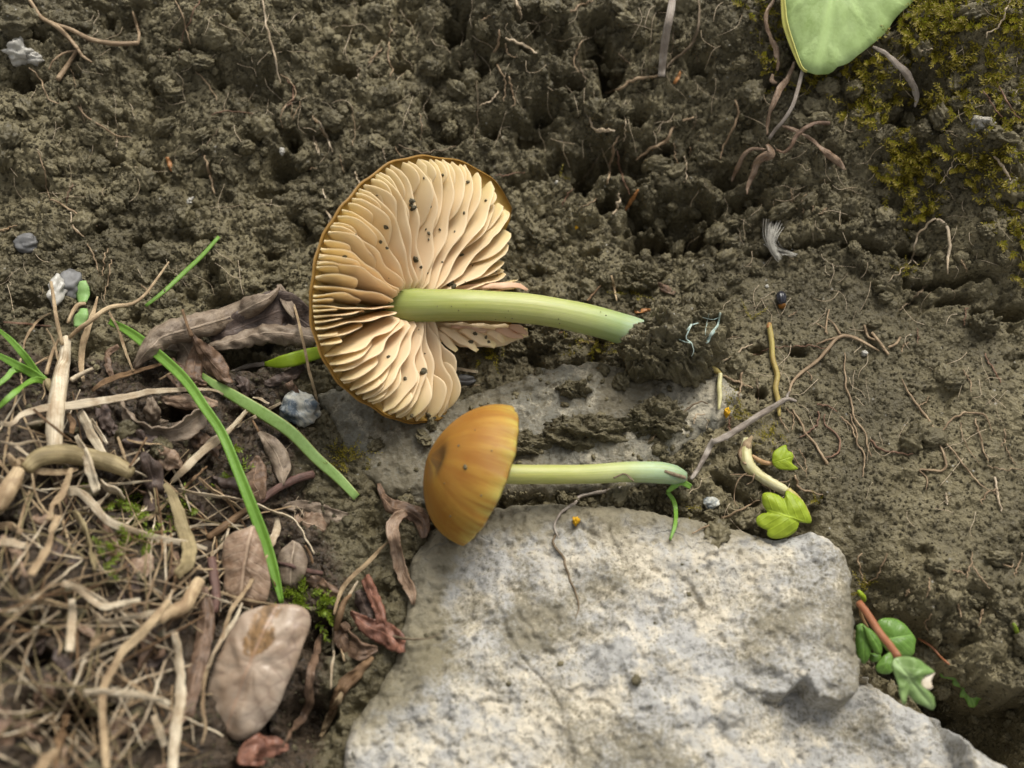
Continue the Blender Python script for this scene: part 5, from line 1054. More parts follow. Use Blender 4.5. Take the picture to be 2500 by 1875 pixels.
straw('R2 1420,910 1560,930 1720,950', [8, 10, 8], 'straw_pale', 'short jointed pale straw on the mud under the torn cap', .5)
straw('R2 1450,1115 1600,1090 1740,1065', [2.5, 3, 2], 'straw_pale', 'hair thin pale straw on the dark stone', .25)
tw = 'twig'
tag(tb(tw, 'L4 490,650 600,560 720,490 850,430 980,395', (16, 20, 20, 22, 20), 'twig_red', None, None, 18, .8, 6, sides=9), 'purplish brown twig with cut end below the wide grass blade', 'twig') if False else tb(tw, 'L4 490,650 600,560 720,490 850,430 980,395', (16, 20, 20, 22, 20), 'twig_red', 'purplish brown twig with cut end below the wide grass blade', 'twig', 18, .8, 6, sides=9)
tb(tw, 'L4 30,970 150,890 280,790 390,710', (18, 20, 18, 14), 'straw_brown', 'brown twig under the long grass blade beside the mauve leaf', 'twig', 14, 1.2, 6, sides=8)
tb(tw, 'L4 650,1190 780,1220 900,1260 1060,1290', (8, 12, 14, 10), 'twig_red', 'thin dark red brown twig across the speckled grey leaf', 'twig', 14, 1.2, 6)
tb(tw, 'L4 60,1150 80,1300 100,1500 80,1640', (22, 26, 24, 20), 'twig_red', 'dark red brown twig standing beside the mauve leaf', 'twig', 14, 1.2, 6)
tb(tw, 'L4 900,1040 950,1130 970,1200', (6, 8, 6), 'straw_brown', 'tiny dark twig at the end of pale bent straw', 'twig', 10, .8)
tb(tw, 'L6 1360,420 1400,280 1440,160 1500,100', (12, 18, 14, 8), 'straw_brown', 'short knotted brown twig above the red brown leaf', 'twig', 12, 2.2, 4)
# ---- roots
LANDMARKS = [('forked root', 150, 110), ('sharp white quartz', 45, 135), ('big cap', 980, 400), ('pale green leaf', 2000, 120), ('silvery dry stalk', 1625, 100), ('branching dry stalk', 1880, 340), ('thick green stem', 1350, 740), ('orange leaf scrap', 1545, 490),
    ('tiny bright white grain', 466, 494), ('thin straight grass blade', 445, 650), ('rolled dead leaf', 600, 740), ('large soil clod', 1640, 840), ('yellow shoot', 1885, 860), ('branched root', 2050, 830), ('bent grey stalk', 1800, 1050), ('small lime leaf', 1910, 1120), ('big lime leaf', 1920, 1240),
    ('flat dark stone', 2275, 1070), ('shiny dark seed', 1907, 730), ('white down tuft', 1890, 600), ('reddish stalk', 2130, 1500), ('moss cushion', 2280, 250), ('pale root loop', 2280, 570), ('corner of the pale rock', 2080, 1330), ('white shoot', 1760, 930), ('grey pebble', 2160, 740), ('rounded clod in the crevice', 2390, 805), ('bluish pebble', 70, 600),
    ('oval pinkish leaf', 620, 1600), ('knobbly root stock', 450, 1470), ('thick olive stalk', 190, 1130), ('thick straight straw', 430, 1680), ('long tan straw', 260, 1680), ('whitish upright straw', 172, 1530), ('yellowish dry leaf', 450, 1300), ('forked pale branch', 270, 1480), ('brown stalk', 140, 1800), ('pale crossing straw', 300, 1700), ('orange tan stalk', 110, 1340), ('broad mauve leaf', 590, 1390)]
SEEN = {}
def auto_label(q, wpx, colour, kind):
    c = q.mean(0); L = np.linalg.norm(np.diff(q, axis=0), axis=1).sum(); ch = np.linalg.norm(q[-1]-q[0]); n_, lx, ly = min(LANDMARKS, key=lambda t: (t[1]-c[0])**2+(t[2]-c[1])**2)
    r_ = ch/max(L, 1e-6); sh = 'straight' if r_ > .985 else 'slightly bent' if r_ > .95 else 'curved' if r_ > .85 else 'hooked'
    ln = 'very short' if L < 45 else 'short' if L < 80 else 'long' if L > 150 else 'middling'; th_ = 'hair thin' if wpx < 4.1 else 'thin' if wpx < 7.1 else 'stout'
    dx, dy = c[0]-lx, c[1]-ly; far_ = math.hypot(dx, dy) > 170; rel = ('above' if dy < 0 else 'below') if abs(dy) > abs(dx) else 'beside'; rel = ('well '+rel if rel != 'beside' else 'some way from') if far_ else rel
    lab = f'{ln} {th_} {sh} {colour} {kind} {rel} the {n_}'; SEEN[lab] = SEEN.get(lab, 0)+1; return lab
def root(path, w_=4, mat='root', label='thin tan root hanging out of the dark upper bank', lift=.25, group=None, n=24):
    wd = [w_*.8, w_, w_*.9, w_*.5] if np.isscalar(w_) else w_
    if group and (group.endswith('bank') or group.endswith('slope') or group.startswith('curly') or group.startswith('roots on')): label = auto_label(P(path), max(wd), {'root': 'tan', 'root_pale': 'cream', 'root_red': 'reddish brown', 'root_dark': 'dark brown'}.get(mat, 'tan'), 'root')
    q = catmull(P(path), 26); q = q+smooth1(rng.normal(size=26), 1)[:, None]*2.2*np.array([1, .3])+smooth1(rng.normal(size=26), 1)[:, None]*2.2*np.array([.3, 1]); path = 'S '+' '.join(f'{a:.1f},{b:.1f}' for a, b in q); n = 40
    return tb('root', path, np.array(wd)*.74, mat, label, 'root', n, lift, 3, group, jit=.12)
UB, UBG = 'thin tan root hanging out of the dark upper bank', 'thin tan roots of the upper bank'
fr_ = thing('forked_root', hit(120, 60), 'forked tan root with broken cut end on the upper bank', 'root')
for s_, w_ in (('T1 200,0 250,80 280,120 370,170 450,240 525,330', (8, 10, 12, 10, 9)), ('T1 525,330 470,420 390,535', (9, 12, 14)), ('T1 370,160 480,200 600,260 700,285 800,295 930,290', (7, 10, 11, 12, 10)), ('T1 895,80 920,160 938,230 932,300', (4, 7, 8, 6)), ('T1 525,330 560,380 620,420', (8, 8, 4)), ('T1 520,340 430,360 360,410 330,470', (5, 6, 4))):
    tb('branch', s_, w_, 'root', None, None, 18, .6, 3, parent=fr_, jit=.1)
for s_, w_, m_ in (('T1 200,460 270,530 300,620 350,680 420,700 500,680', 5, 'root'), ('T1 490,655 540,740 600,800 700,860 780,910 900,935', (5, 6, 7, 6, 3), 'root'), ('T1 785,910 785,990', 4, 'root_pale'), ('T1 1180,0 1230,100 1260,200 1280,290', 5, 'root'),
    ('T1 1340,0 1290,120 1240,220 1205,330 1215,400', 4, 'root_red'), ('T1 1775,0 1790,120 1810,230 1845,350 1870,470 1890,570', (5, 7, 8, 7, 4), 'root_pale'), ('T1 1890,500 1970,560 1985,640 1920,720 1890,790 1910,870', 5, 'root'),
    ('T1 1375,1050 1410,1150 1430,1230 1450,1310', (6, 9, 9, 5), 'root'), ('T1 260,1030 300,1150 320,1280 335,1340', 5, 'root'), ('T1 470,1430 490,1520 565,1595', 5, 'root_pale'), ('T1 335,1340 440,1390 560,1470 660,1530', (5, 7, 6, 3), 'root'), ('T1 490,1240 460,1310 445,1380', 4, 'root_red'),
    ('T1 2110,790 2150,850 2200,930', 6, 'root'), ('T1 2115,930 2150,1040', 5, 'root_pale'), ('T1 1440,780 1520,750 1620,755 1700,765', 5, 'root_red'), ('T1 1480,860 1400,960 1350,1060', 4, 'root_dark'), ('T1 1320,480 1400,570 1470,680', 4, 'root'), ('T1 0,1560 60,1540 110,1520', 8, 'straw_tan'),
    ('T1 470,450 500,520 510,590', 3, 'root'), ('T1 530,600 545,700 570,830', 3, 'root'), ('T2 700,190 685,300 690,400 710,465 697,515', (4, 6, 7, 6, 4), 'root'), ('T2 640,330 590,380 550,425', 6, 'root'), ('T2 490,460 470,540', 3, 'root_pale'), ('T2 1430,200 1430,290 1400,360 1420,440 1460,510', (6, 9, 9, 7, 5), 'root'),
    ('T2 1465,510 1480,600 1465,680', 5, 'root'), ('T2 1500,520 1520,600 1540,690 1530,720', (7, 8, 6, 3), 'root'), ('T2 1480,260 1560,290 1620,320 1680,350', (7, 9, 10, 6), 'root_pale'), ('T2 1475,290 1490,360 1540,385', 5, 'root'), ('T2 1285,190 1330,130 1375,100', 5, 'root'), ('T2 1430,620 1380,680 1300,710', (5, 6, 4), 'root_pale'),
    ('T2 1270,330 1275,500 1285,700 1280,860 1265,1000', 3, 'root_dark'), ('T2 180,790 240,860 270,930 300,1020', (4, 7, 7, 3), 'root_pale'), ('T2 180,920 205,980 220,1045', 4, 'root_pale'), ('T2 245,1280 270,1420 295,1480 260,1540', (4, 6, 8, 3), 'root_pale'), ('T2 120,1100 150,1140 200,1130', 4, 'root'), ('T2 460,1160 490,1245', 5, 'root_pale'),
    ('T2 730,990 760,1040 790,1055', 4, 'root'), ('T2 650,1000 660,1075', 4, 'root_pale'), ('T2 760,980 850,1020 950,1030 1140,990', (4, 5, 5, 3), 'root_dark'), ('T2 1410,1185 1500,1175 1610,1155', 4, 'root_red'), ('T2 1550,0 1575,70 1580,135', (8, 12, 4), 'root_pale'), ('T2 1920,80 1980,40 2060,0', 7, 'root'),
    ('T2 2000,270 1960,340 1940,420 1960,480', 6, 'root'), ('T2 2050,790 2060,850 2100,880 2200,880', (4, 7, 9, 6), 'root_pale'), ('T2 1960,420 2000,500 2030,540', 5, 'root_dark'), ('T2 2212,960 2190,1080 2165,1235', 5, 'root_pale'), ('T2 2100,1060 2030,1180 1960,1250', 3, 'root_dark'), ('T2 1860,1390 1900,1310 1950,1270', 4, 'root_red'), ('T2 2110,1320 2050,1370 1980,1400', 4, 'root'),
    ('T2 90,680 30,820 40,700', 4, 'root'), ('T2 0,540 50,590 30,680 0,720', 6, 'root_red'), ('T2 890,760 910,850 905,950', 3, 'root'), ('T2 440,720 460,900 440,980', 3, 'root'), ('T2 360,1040 380,1160', 3, 'root'),
    ('T3 245,730 350,690 430,630 500,605 660,580', (5, 9, 11, 11, 8), 'root'), ('T3 720,520 800,430 880,370 950,270 970,100 960,0', (7, 10, 11, 11, 9, 7), 'root_dark'), ('T3 490,1245 600,1150 700,1090 760,1000 850,930 930,900', (6, 10, 12, 10, 9, 6), 'root'), ('T3 1130,1220 1160,1120 1230,980 1275,880 1250,780', (4, 7, 8, 9, 6), 'root'),
    ('T3 130,890 140,960 170,1000', 4, 'root_pale'), ('T3 170,1010 230,1000 300,1010', (8, 12, 7), 'root_pale'), ('T3 395,870 400,980 390,1100', 4, 'root_pale'), ('T3 355,1050 310,1130 290,1250 262,1415', (6, 8, 8, 6), 'root'), ('T3 330,1150 360,1300 400,1420 435,1500', (6, 7, 6, 4), 'root_red'), ('T3 860,1200 870,1300 870,1390 850,1410', 5, 'root_pale'),
    ('T3 350,1490 350,1570 310,1659', (5, 8, 6), 'root_pale'), ('T3 770,1100 800,1260 830,1330', 4, 'root'), ('T3 900,1130 905,1240', 4, 'root'), ('T3 940,880 945,940 910,1000', 4, 'root_dark'), ('T3 550,560 590,480 600,330', 3, 'root_dark'), ('T3 775,180 765,350 745,480', 3, 'root_dark'), ('T3 350,410 400,460 440,500', 5, 'root_dark'),
    ('T3 1680,1460 1690,1560 1720,1620', 4, 'root'), ('T3 1800,1490 1765,1560 1770,1640', 5, 'root'), ('T3 1840,1560 1850,1640', 4, 'root'), ('T3 1950,1600 1900,1659', 4, 'root'), ('T3 950,420 960,500', 4, 'root_dark')):
    ml = {'root': (UB, UBG), 'root_pale': ('pale cream root end poking out of the dark upper bank', 'pale root ends of the upper bank'), 'root_red': ('reddish brown fine root in the dark upper bank', 'reddish roots of the upper bank'), 'root_dark': ('dark brown root half buried in the upper bank', 'dark roots of the upper bank'), 'straw_tan': ('short tan straw lying on the bank above the seedling', None)}[m_]
    root(s_, w_, m_, ml[0], .35, ml[1])
ds = thing('dry_stalk', hit(1620, 170), 'flat silvery dry stem standing in the dark upper bank', 'stalk')
blade('stem', 'T3 770,-40 750,100 720,240 700,370 690,480 680,590', [20, 22, 22, 22, 20, 20], 'stem_grey', None, None, 26, [3, 2.5, 1.5, .6], 8, -90, parent=ds, crinkle=.2)
db = thing('dry_stalk', hit(1880, 350), 'branching grey brown dry stalk with shrivelled leaves under the pale green leaf', 'stalk')
blade('stem', 'T3 1770,540 1730,700 1690,820 1620,930 1560,1000 1510,1070', [11, 12, 12, 11, 10, 11], 'stem_grey', None, None, 22, [4, 3, 2, 1.5], 8, -120, parent=db)
blade('shrivelled_leaf', 'T3 1710,470 1660,600 1600,680 1550,790 1510,900 1495,1040', [6, 14, 22, 16, 10, 8], 'leaf_mauve', None, None, 24, [3, 2.5, 2, 1.2], 8, -100, 10, parent=db, crinkle=.3)
blade('shrivelled_leaf', 'T3 1550,0 1490,110 1500,220 1560,360 1580,450 1575,540', [10, 14, 10, 18, 16, 6], 'leaf_mauve', None, None, 24, 1.6, 8, -120, 10, parent=db, crinkle=.3)
blade('shrivelled_leaf', 'T3 1570,640 1535,620 1540,570', [8, 16, 8], 'leaf_mauve', None, None, 12, 1.8, 4, -120, parent=db)
blade('shrivelled_leaf', 'T3 1480,1155 1390,1145 1320,1190 1270,1290 1220,1400', [7, 10, 12, 14, 6], 'leaf_mauve', None, None, 20, 1.2, 6, -100, parent=db, crinkle=.2)
blade('shrivelled_leaf', 'T3 1500,1110 1530,1180 1440,1230 1390,1340 1350,1430 1340,1500', [16, 30, 24, 18, 14, 5], 'leaf_mauve', None, None, 22, 1.6, 6, -110, parent=db, crinkle=.4)
blade('shrivelled_leaf', 'T3 1560,1150 1620,1175 1680,1130 1720,1050 1800,980 1880,945 1980,950', [6, 9, 12, 14, 12, 10, 12], 'leaf_brown', None, None, 24, 1.5, 6, -110, parent=db, crinkle=.2)
dl('T3 1610,970 1700,1000 1780,1040 1850,1080 1910,1140 1980,1190 2060,1260 2100,1310', [5, 12, 9, 12, 14, 24, 24, 5], 'leaf_mauve', 'twisted shrivelled brown leaf on soil below the pale green leaf', 30, .9, -130, 0, .3)
dl('T4 850,420 960,470 1060,560 1160,660 1230,780 1250,880 1230,960', [7, 12, 18, 22, 22, 18, 5], 'stem_grey', 'curved dry grey brown grass blade on the moss', 26, 1.2, -90, 0, .12)
root('T4 2090,0 2040,130 1980,230 1860,330', (5, 7, 6, 3), 'root_pale', 'pale root on the moss at the upper edge of the bank', .8)
root('T4 1460,1659 1530,1530 1610,1420', 3, 'root_pale', 'hair thin pale straight stem rising from moss', 1.)
root('T4 1960,740 2040,880 2120,1010 2200,1100', (5, 7, 7, 4), 'root_red', 'red brown moss stalk arching over the mossy bank', 1.)
root('T4 1860,830 1920,930 2010,1060', (4, 6, 4), 'root_red', 'shorter red brown moss stalk beside the arching one', .9)
root('T4 1240,530 1300,460 1380,440', (3, 5, 3), 'root_pale', 'tiny white curved stem in moss', 1.)
root('T4 1940,1400 2020,1500 2090,1620', (9, 12, 6), 'root_pale', 'pale pinkish stem tip in the moss on the bank', .6)
SL, SLG = 'thin tan root lying on the smooth slope', 'thin tan roots of the smooth slope'
yr = thing('yellow_shoot', hit(1900, 900), 'wavy yellow underground shoot beside the bent grey stalk', 'shoot')
tb('shoot', 'T5 835,645 850,740 855,830 880,920 870,990 885,1060 890,1140', (13, 14, 13, 14, 14, 13, 7), 'sprout_yellow', None, None, 26, .5, 5, parent=yr, sides=8, jit=.03)
tb('tip', 'T5 838,640 832,665', (10, 12), 'orange_bit', None, None, 6, .55, parent=yr)
ws = thing('white_shoot', hit(1755, 940), 'short white shoot with olive bend beside the large soil clod', 'shoot')
tb('shoot', 'R3 2060,970 2050,1080 2055,1180 2045,1290', (11, 13, 12, 6), 'sprout_white', None, None, 16, .8, 4, parent=ws, sides=8, jit=.03)
tb('upper_shoot', 'R3 1880,880 1950,900 2010,930 2060,975', (13, 15, 14, 11), 'sprout_yellow', None, None, 14, [1.6, .9], 4, parent=ws, sides=8)
gs_ = thing('dry_stalk', hit(1800, 1040), 'bent grey dry stalk lying from the thin stem tip up the slope', 'stalk')
blade('stalk', 'R5 690,810 750,730 800,640 870,500 900,460', [10, 15, 17, 19, 18], 'stem_grey', None, None, 18, [.8, 1.2, 1.5], 6, -130, parent=gs_, crinkle=.25)
blade('stalk', 'R5 880,480 1000,430 1150,340 1300,240 1450,150 1560,90 1640,110', [17, 21, 21, 20, 19, 17, 8], 'stem_grey', None, None, 26, [1.5, 1.8, 1.8], 6, -130, parent=gs_, crinkle=.25)
tb('side_stub', 'R5 1560,95 1555,60 1580,20', (10, 8, 3), 'stem_grey', None, None, 8, 1.6, parent=gs_)
br = thing('branched_root', hit(2050, 830), 'branched tan root with many rootlets on the smooth slope', 'root')
for s_, w_ in (('T5 940,1030 960,960 1020,900 1100,840 1160,770 1210,715 1270,710 1350,745 1430,790', (4, 7, 8, 8, 9, 9, 8, 7, 4)), ('T5 1220,700 1190,650 1155,615', (6, 5, 3)), ('T5 1210,715 1150,730 1090,755', (6, 5, 4)), ('T5 1140,690 1150,610 1160,565', 4), ('T5 1350,650 1370,710 1410,730', 6), ('T5 1390,690 1430,740 1480,810', 7), ('T5 1480,770 1520,750 1545,715', 6), ('T5 1040,900 1065,930 1060,950', 4), ('T5 1090,640 1140,670 1150,700', 3)):
    tb('branch', s_, w_, 'root', None, None, 20, .3, 3, parent=br, jit=.1)
for s_, w_, m_ in (('T5 1240,800 1240,900 1250,980 1280,1060 1300,1150 1350,1230 1370,1310 1390,1360', (4, 6, 7, 7, 7, 6, 4), 'root'), ('T5 1550,940 1600,1030 1650,1100 1720,1200 1780,1280', (4, 7, 8, 8, 6), 'root'), ('T5 1640,1085 1680,1065 1700,1030', 4, 'root'), ('T5 1760,1240 1790,1190 1850,1140 1930,1120 2000,1140 2040,1230', (5, 7, 8, 8, 6, 3), 'root'),
    ('T5 1750,1270 1780,1350 1790,1410 1740,1440 1650,1430 1690,1480 1680,1540', (6, 9, 9, 8, 6, 4), 'root'), ('T5 1940,1150 1970,1230 1990,1320 2020,1390', (5, 7, 6, 4), 'root'), ('T5 1780,1280 1850,1360 1920,1450 1990,1520 2060,1560', (6, 6, 5, 3), 'root'), ('T5 2050,1470 2070,1560 2090,1659', (8, 9, 6), 'root_pale'), ('T5 2060,1530 2000,1570 1980,1620', 6, 'root'),
    ('T5 2020,1410 2120,1430 2212,1425', 4, 'root'), ('T5 1450,780 1480,800', 4, 'root'), ('T5 1270,1130 1300,1200 1310,1280 1350,1350 1340,1470', (4, 6, 6, 4), 'root'), ('T5 1090,1075 1150,1090 1200,1110', 6, 'root_red'), ('T5 1220,1140 1280,1200 1300,1260', 7, 'root'), ('T5 1130,1120 1130,1180 1190,1230 1225,1290 1200,1350 1140,1365', (4, 6, 7, 7, 4), 'root_red'),
    ('T5 1105,1120 1095,1180 1040,1230 1010,1260', (6, 7, 5), 'root_red'), ('T5 960,1100 1000,1170 1030,1230 1080,1290 1150,1400', (5, 8, 8, 8, 11), 'root'), ('T5 930,1100 970,1150 960,1220', 5, 'root'), ('T5 890,1150 940,1225', 5, 'root'), ('T5 1000,1320 1030,1390 1035,1470', 4, 'root'), ('T5 1380,1270 1440,1320 1520,1340 1610,1345', (8, 8, 7, 4), 'root_red'),
    ('T5 970,1460 1000,1530 1060,1550 1120,1565', (8, 8, 6, 3), 'root'), ('T5 2000,800 2040,880 2090,960', 6, 'root_red'), ('T5 1890,900 1925,960 1920,1000', 5, 'root'), ('T5 2110,1210 2110,1270 2085,1305', 5, 'root'), ('T5 1870,1180 1900,1300 1970,1400', 4, 'root'), ('T5 1640,670 1640,750', 4, 'root_red'), ('T5 1550,790 1560,760 1590,740', 5, 'root'), ('T5 2110,1310 2150,1380 2170,1400', 4, 'root'),
    ('T5 1790,1560 1800,1620', 7, 'root_pale'), ('T5 580,920 650,950 740,985', (6, 8, 4), 'root'), ('T5 690,830 690,900 680,1000 665,1060', (6, 8, 7, 3), 'root'), ('T5 585,840 640,820 700,770 740,750', (4, 6, 6, 3), 'root_pale'), ('T5 770,940 775,1020 765,1080', 6, 'root_dark'), ('T5 600,740 560,720 610,710 670,715', 4, 'root'), ('T5 960,765 1060,760 1140,780', 5, 'root_red'), ('T5 750,815 850,775 960,765', 4, 'root_red'),
    ('T5 1900,560 1890,650', 5, 'root_red'), ('T5 1540,570 1620,500 1690,430', (4, 8, 9), 'root_dark'), ('T5 1870,290 1905,360', 6, 'root'), ('T5 660,580 760,550 860,530', 3, 'root_dark'), ('T5 940,600 990,575', 4, 'root')):
    ml = {'root': (SL, SLG), 'root_pale': ('pale cream root end on the smooth slope', 'pale root ends of the smooth slope'), 'root_red': ('reddish brown fine root on the smooth slope', 'reddish roots of the smooth slope'), 'root_dark': ('dark brown root on the smooth slope', 'dark roots of the smooth slope')}[m_]
    root(s_, w_, m_, ml[0], .3, ml[1])
for s_, w_ in (('T5 1730,70 1790,110 1815,200 1805,280 1800,370', (9, 11, 10, 9, 4)), ('T5 1730,75 1680,120 1640,155 1615,240 1610,290 1640,330', (7, 8, 7, 6, 4)), ('T5 1615,290 1540,360 1440,450', (3, 3, 2))):
    root(s_, w_, 'root_pale', 'pale root loop hanging from the mossy overhang', .8, 'pale roots hanging from the mossy overhang')
root('R4 2100,880 1900,930 1750,960 1640,1040 1540,1120 1500,1230 1510,1330', (12, 15, 14, 13, 10, 7, 5), 'stem_grey', 'flat grey root bending across the top edge of the pale rock', .35)
root('R4 1500,1300 1480,1400 1560,1500 1600,1620 T6 990,210 985,290', (8, 9, 8, 7, 3), 'root_dark', 'dark thin root running down a groove of the pale rock', .15)
root('R5 700,1300 850,1220 1000,1140 1150,1080 1300,1000', (4, 7, 8, 7, 4), 'root', 'tan root along the top edge of pale rock', .5)
root('R5 290,350 500,300 620,200 760,120 840,125', (5, 8, 8, 7, 4), 'root_dark', 'dark arched root above the thin stem tip', .8)
root('R5 310,470 400,390 300,480', 3, 'root', 'tiny tan root on the clod above the thin stem', .4)
root('R5 720,320 715,260 750,225 830,235', (5, 7, 6, 3), 'root_pale', 'small hooked pale root on the dark clod', .9)
root('R5 1600,570 1650,660 1720,740', 4, 'root', 'short fine root near the small lime leaf', .5)
root('R5 1040,240 1030,340 1050,400', (5, 6, 3), 'root_red', 'short reddish root under the bent grey stalk', .5)
for s_ in ('R6 640,0 620,80 650,190 690,240', 'R6 840,0 800,110 750,190 670,240', 'R6 1740,0 1730,80 1790,110 1800,60 1760,20', 'R6 1880,0 1850,110 1820,180', 'R6 1170,200 1160,290 1140,340', 'R6 1180,480 1135,540 1160,600 1190,610', 'R6 1500,100 1570,200 1640,280', 'R6 980,330 1010,290', 'R6 1380,390 1410,500', 'R6 1450,190 1480,100 1500,0', 'R6 1340,130 1440,160', 'R6 1560,480 1580,440 1540,560'):
    root(s_, 6, 'root', 'thin curly root on the soil beside the pale rock', .4, 'curly roots beside the rock')
for s_ in ('L1 790,170 850,280 900,470 930,500', 'L1 970,200 930,340 930,400 915,460', 'L1 1000,310 980,420 950,580 930,690', 'L1 640,0 690,60 760,105', 'L1 1270,540 1330,590 1350,620'):
    root(s_, 5, 'root', 'thin tan root on bare soil above the seedling', .4, 'roots on soil above the seedling')
# scattered straw bits in the deepest litter
for i in range(290):
    px = rng.uniform(-20, 600); py = rng.uniform(1040+max(0, px-150)*.45, 1880)
    if px > 440 and py > 1460: continue
    a = rng.uniform(0, 3.14); L = rng.uniform(40, 150); b = rng.normal()*12
    s_ = f'S {px-L*math.cos(a):.0f},{py-L*math.sin(a):.0f} {px+b*math.sin(a):.0f},{py-b*math.cos(a):.0f} {px+L*math.cos(a):.0f},{py+L*math.sin(a):.0f}'
    w_ = rng.uniform(3, 11); k = (0, 1, 0, 2, 3, 3)[i % 6]
    mt = ('straw_tan', 'straw_brown', 'straw_olive', 'straw_pale')[k]; cn = ('tan', 'brown', 'olive', 'pale')[k]
    straw(s_, [w_*.6, w_, w_*.5], mt, auto_label(P(s_), w_*.5, cn, 'straw'), rng.uniform(.2, 1.6), 10, group=f'loose {cn} straw bits')
for i in range(46):
    px = rng.uniform(-20, 560); py = rng.uniform(1080+max(0, px-150)*.5, 1880)
    if px > 430 and py > 1450: continue
    a = rng.uniform(0, 3.14); L = rng.uniform(25, 60); q_ = f'S {px-L*math.cos(a):.0f},{py-L*math.sin(a):.0f} {px+6:.0f},{py+6:.0f} {px+L*math.cos(a):.0f},{py+L*math.sin(a):.0f}'; w_ = rng.uniform(20, 50); k = i % 3
    dl(q_, [6, w_, 6], ('leaf_brown', 'leaf_dark', 'leaf_mauve')[k], auto_label(P(q_), w_*.2, ('brown', 'dark', 'mauve')[k]+' crumpled', 'leaf fragment'), 10, rng.uniform(.0, .9), rng.uniform(-110, 60), rng.uniform(-40, 40), .6, group='leaf fragments in the litter heap')
# short hair roots, far too many and too fine to count
Vs = []; Fs4 = []; Fs3 = []; k = 0
for i in range(650):
    px, py = rng.uniform(0, 2500), rng.uniform(0, 1250)
    if px < 700 and py > 700: continue
    if 750 < px < 1700 and 370 < py < 1250: continue
    c = rng.uniform(0, 6.28) if rng.random() < .4 else rng.normal()*.5+1.57; L = rng.uniform(15, 90); q = [(px, py)]
    for s_ in range(3): c += rng.normal()*.5; q.append((q[-1][0]+math.cos(c)*L/3, q[-1][1]+math.sin(c)*L/3))
    pts = drape(np.array(q), 8, .3, 1); V, F, uv = tube_geo(pts, rng.uniform(.016, .038), 4); Vs.append(V); Fs4.append(F[0]+k); Fs3.append(F[1]+k); k += len(V)
hr = obj('root_hairs', np.vstack(Vs), [np.vstack(Fs4), np.vstack(Fs3)], MAT['root_pale'], uv=np.zeros((k, 2))); tag(hr, 'hair fine short tan rootlets all over the soil bank', 'root hairs', kind='stuff')

# ------------------------------------------------------------------ moss
def moss(name, spots, mat, label, leafL=(.45, .85), shoots=1):
    Vs = []; Fs = []; uvs = []; k = 0
    for px, py, L, nleaf in spots:
        c = hit(px, py, .15); a = rng.uniform(0, 6.28); d = np.array([math.cos(a), math.sin(a), rng.uniform(.15, 1.1)]); d /= np.linalg.norm(d); bend = rng.normal(size=3)*.35
        for i in range(nleaf):
            t = (i+.5)/nleaf; p = c+d*L*t+bend*L*t*t*.5; az = i*2.4; s = np.cross(d, [0, 0, 1]); s /= np.linalg.norm(s)+1e-9; n = np.cross(s, d)
            o = s*math.cos(az)+n*math.sin(az); l = rng.uniform(*leafL)*(1.05-.45*t); dir_ = d*.75+o*.8; dir_ /= np.linalg.norm(dir_); w_ = np.cross(dir_, o); w_ /= np.linalg.norm(w_)+1e-9
            q = [p, p+dir_*l*.45+w_*l*.2+o*l*.06, p+dir_*l, p+dir_*l*.45-w_*l*.2+o*l*.06]
            Vs += q; Fs.append([k, k+1, k+2, k+3]); uvs += [(.5, 0), (.8, .4), (.5, 1), (.2, .4)]; k += 4
    o = obj(name, np.array(Vs), np.array(Fs), MAT[mat], uv=np.array(uvs), smooth=False); return tag(o, label, 'moss', kind='stuff')
def blobs(bl):
    out = []
    for px, py, sx, sy, n in bl:
        for _ in range(max(3, int(n*.9))): out.append((px+rng.normal()*sx, py+rng.normal()*sy, rng.uniform(1.2, 3.2), rng.integers(14, 30)))
    return out
moss('moss', blobs([(2140, 210, 45, 50, 75), (2110, 265, 25, 25, 30), (2280, 60, 55, 40, 90), (2330, 30, 50, 25, 60), (2240, 90, 30, 40, 40), (2200, 380, 22, 35, 45), (2190, 430, 30, 25, 60), (2240, 400, 30, 30, 30), (2310, 250, 30, 14, 40), (2290, 145, 30, 20, 25), (2400, 180, 60, 50, 60), (2440, 300, 50, 40, 60), (2470, 60, 30, 40, 50),
      (2380, 400, 60, 30, 45), (2460, 440, 40, 40, 50), (2250, 510, 20, 30, 30), (2480, 560, 25, 50, 40), (1860, 20, 25, 20, 20), (1880, 150, 20, 40, 18), (2000, 190, 40, 25, 25), (2060, 150, 30, 25, 25)]), 'moss', 'yellow green and olive moss cushion covering the mossy bank')
moss('moss', blobs([(310, 1235, 22, 14, 22), (330, 1270, 25, 10, 14), (325, 1325, 35, 10, 22), (265, 1370, 12, 12, 6), (455, 1240, 12, 16, 12), (570, 1150, 10, 30, 12), (190, 1180, 10, 10, 6)]), 'moss_bright', 'bright green feathery moss tufts among the straw litter', (.5, .95))
moss('moss', blobs([(735, 1450, 26, 10, 12), (765, 1475, 18, 14, 9), (790, 1500, 12, 14, 5)]), 'moss_bright', 'bright green moss tuft beside the tip of long grass', (.6, 1.1))
moss('moss', blobs([(840, 1105, 22, 12, 16), (830, 1130, 12, 14, 10), (1195, 865, 20, 16, 20), (1465, 855, 20, 5, 14), (1405, 832, 14, 8, 8), (1785, 1003, 14, 10, 14), (1540, 715, 5, 4, 3), (1363, 435, 10, 8, 5), (1840, 778, 5, 4, 4), (2210, 665, 12, 8, 8), (1885, 1060, 8, 6, 6), (2110, 1435, 8, 10, 8), (1870, 1080, 12, 10, 8), (1995, 1235, 8, 6, 4), (1690, 1240, 6, 8, 4)]), 'moss', 'small olive moss sprigs between stones and clods', (.3, .55))

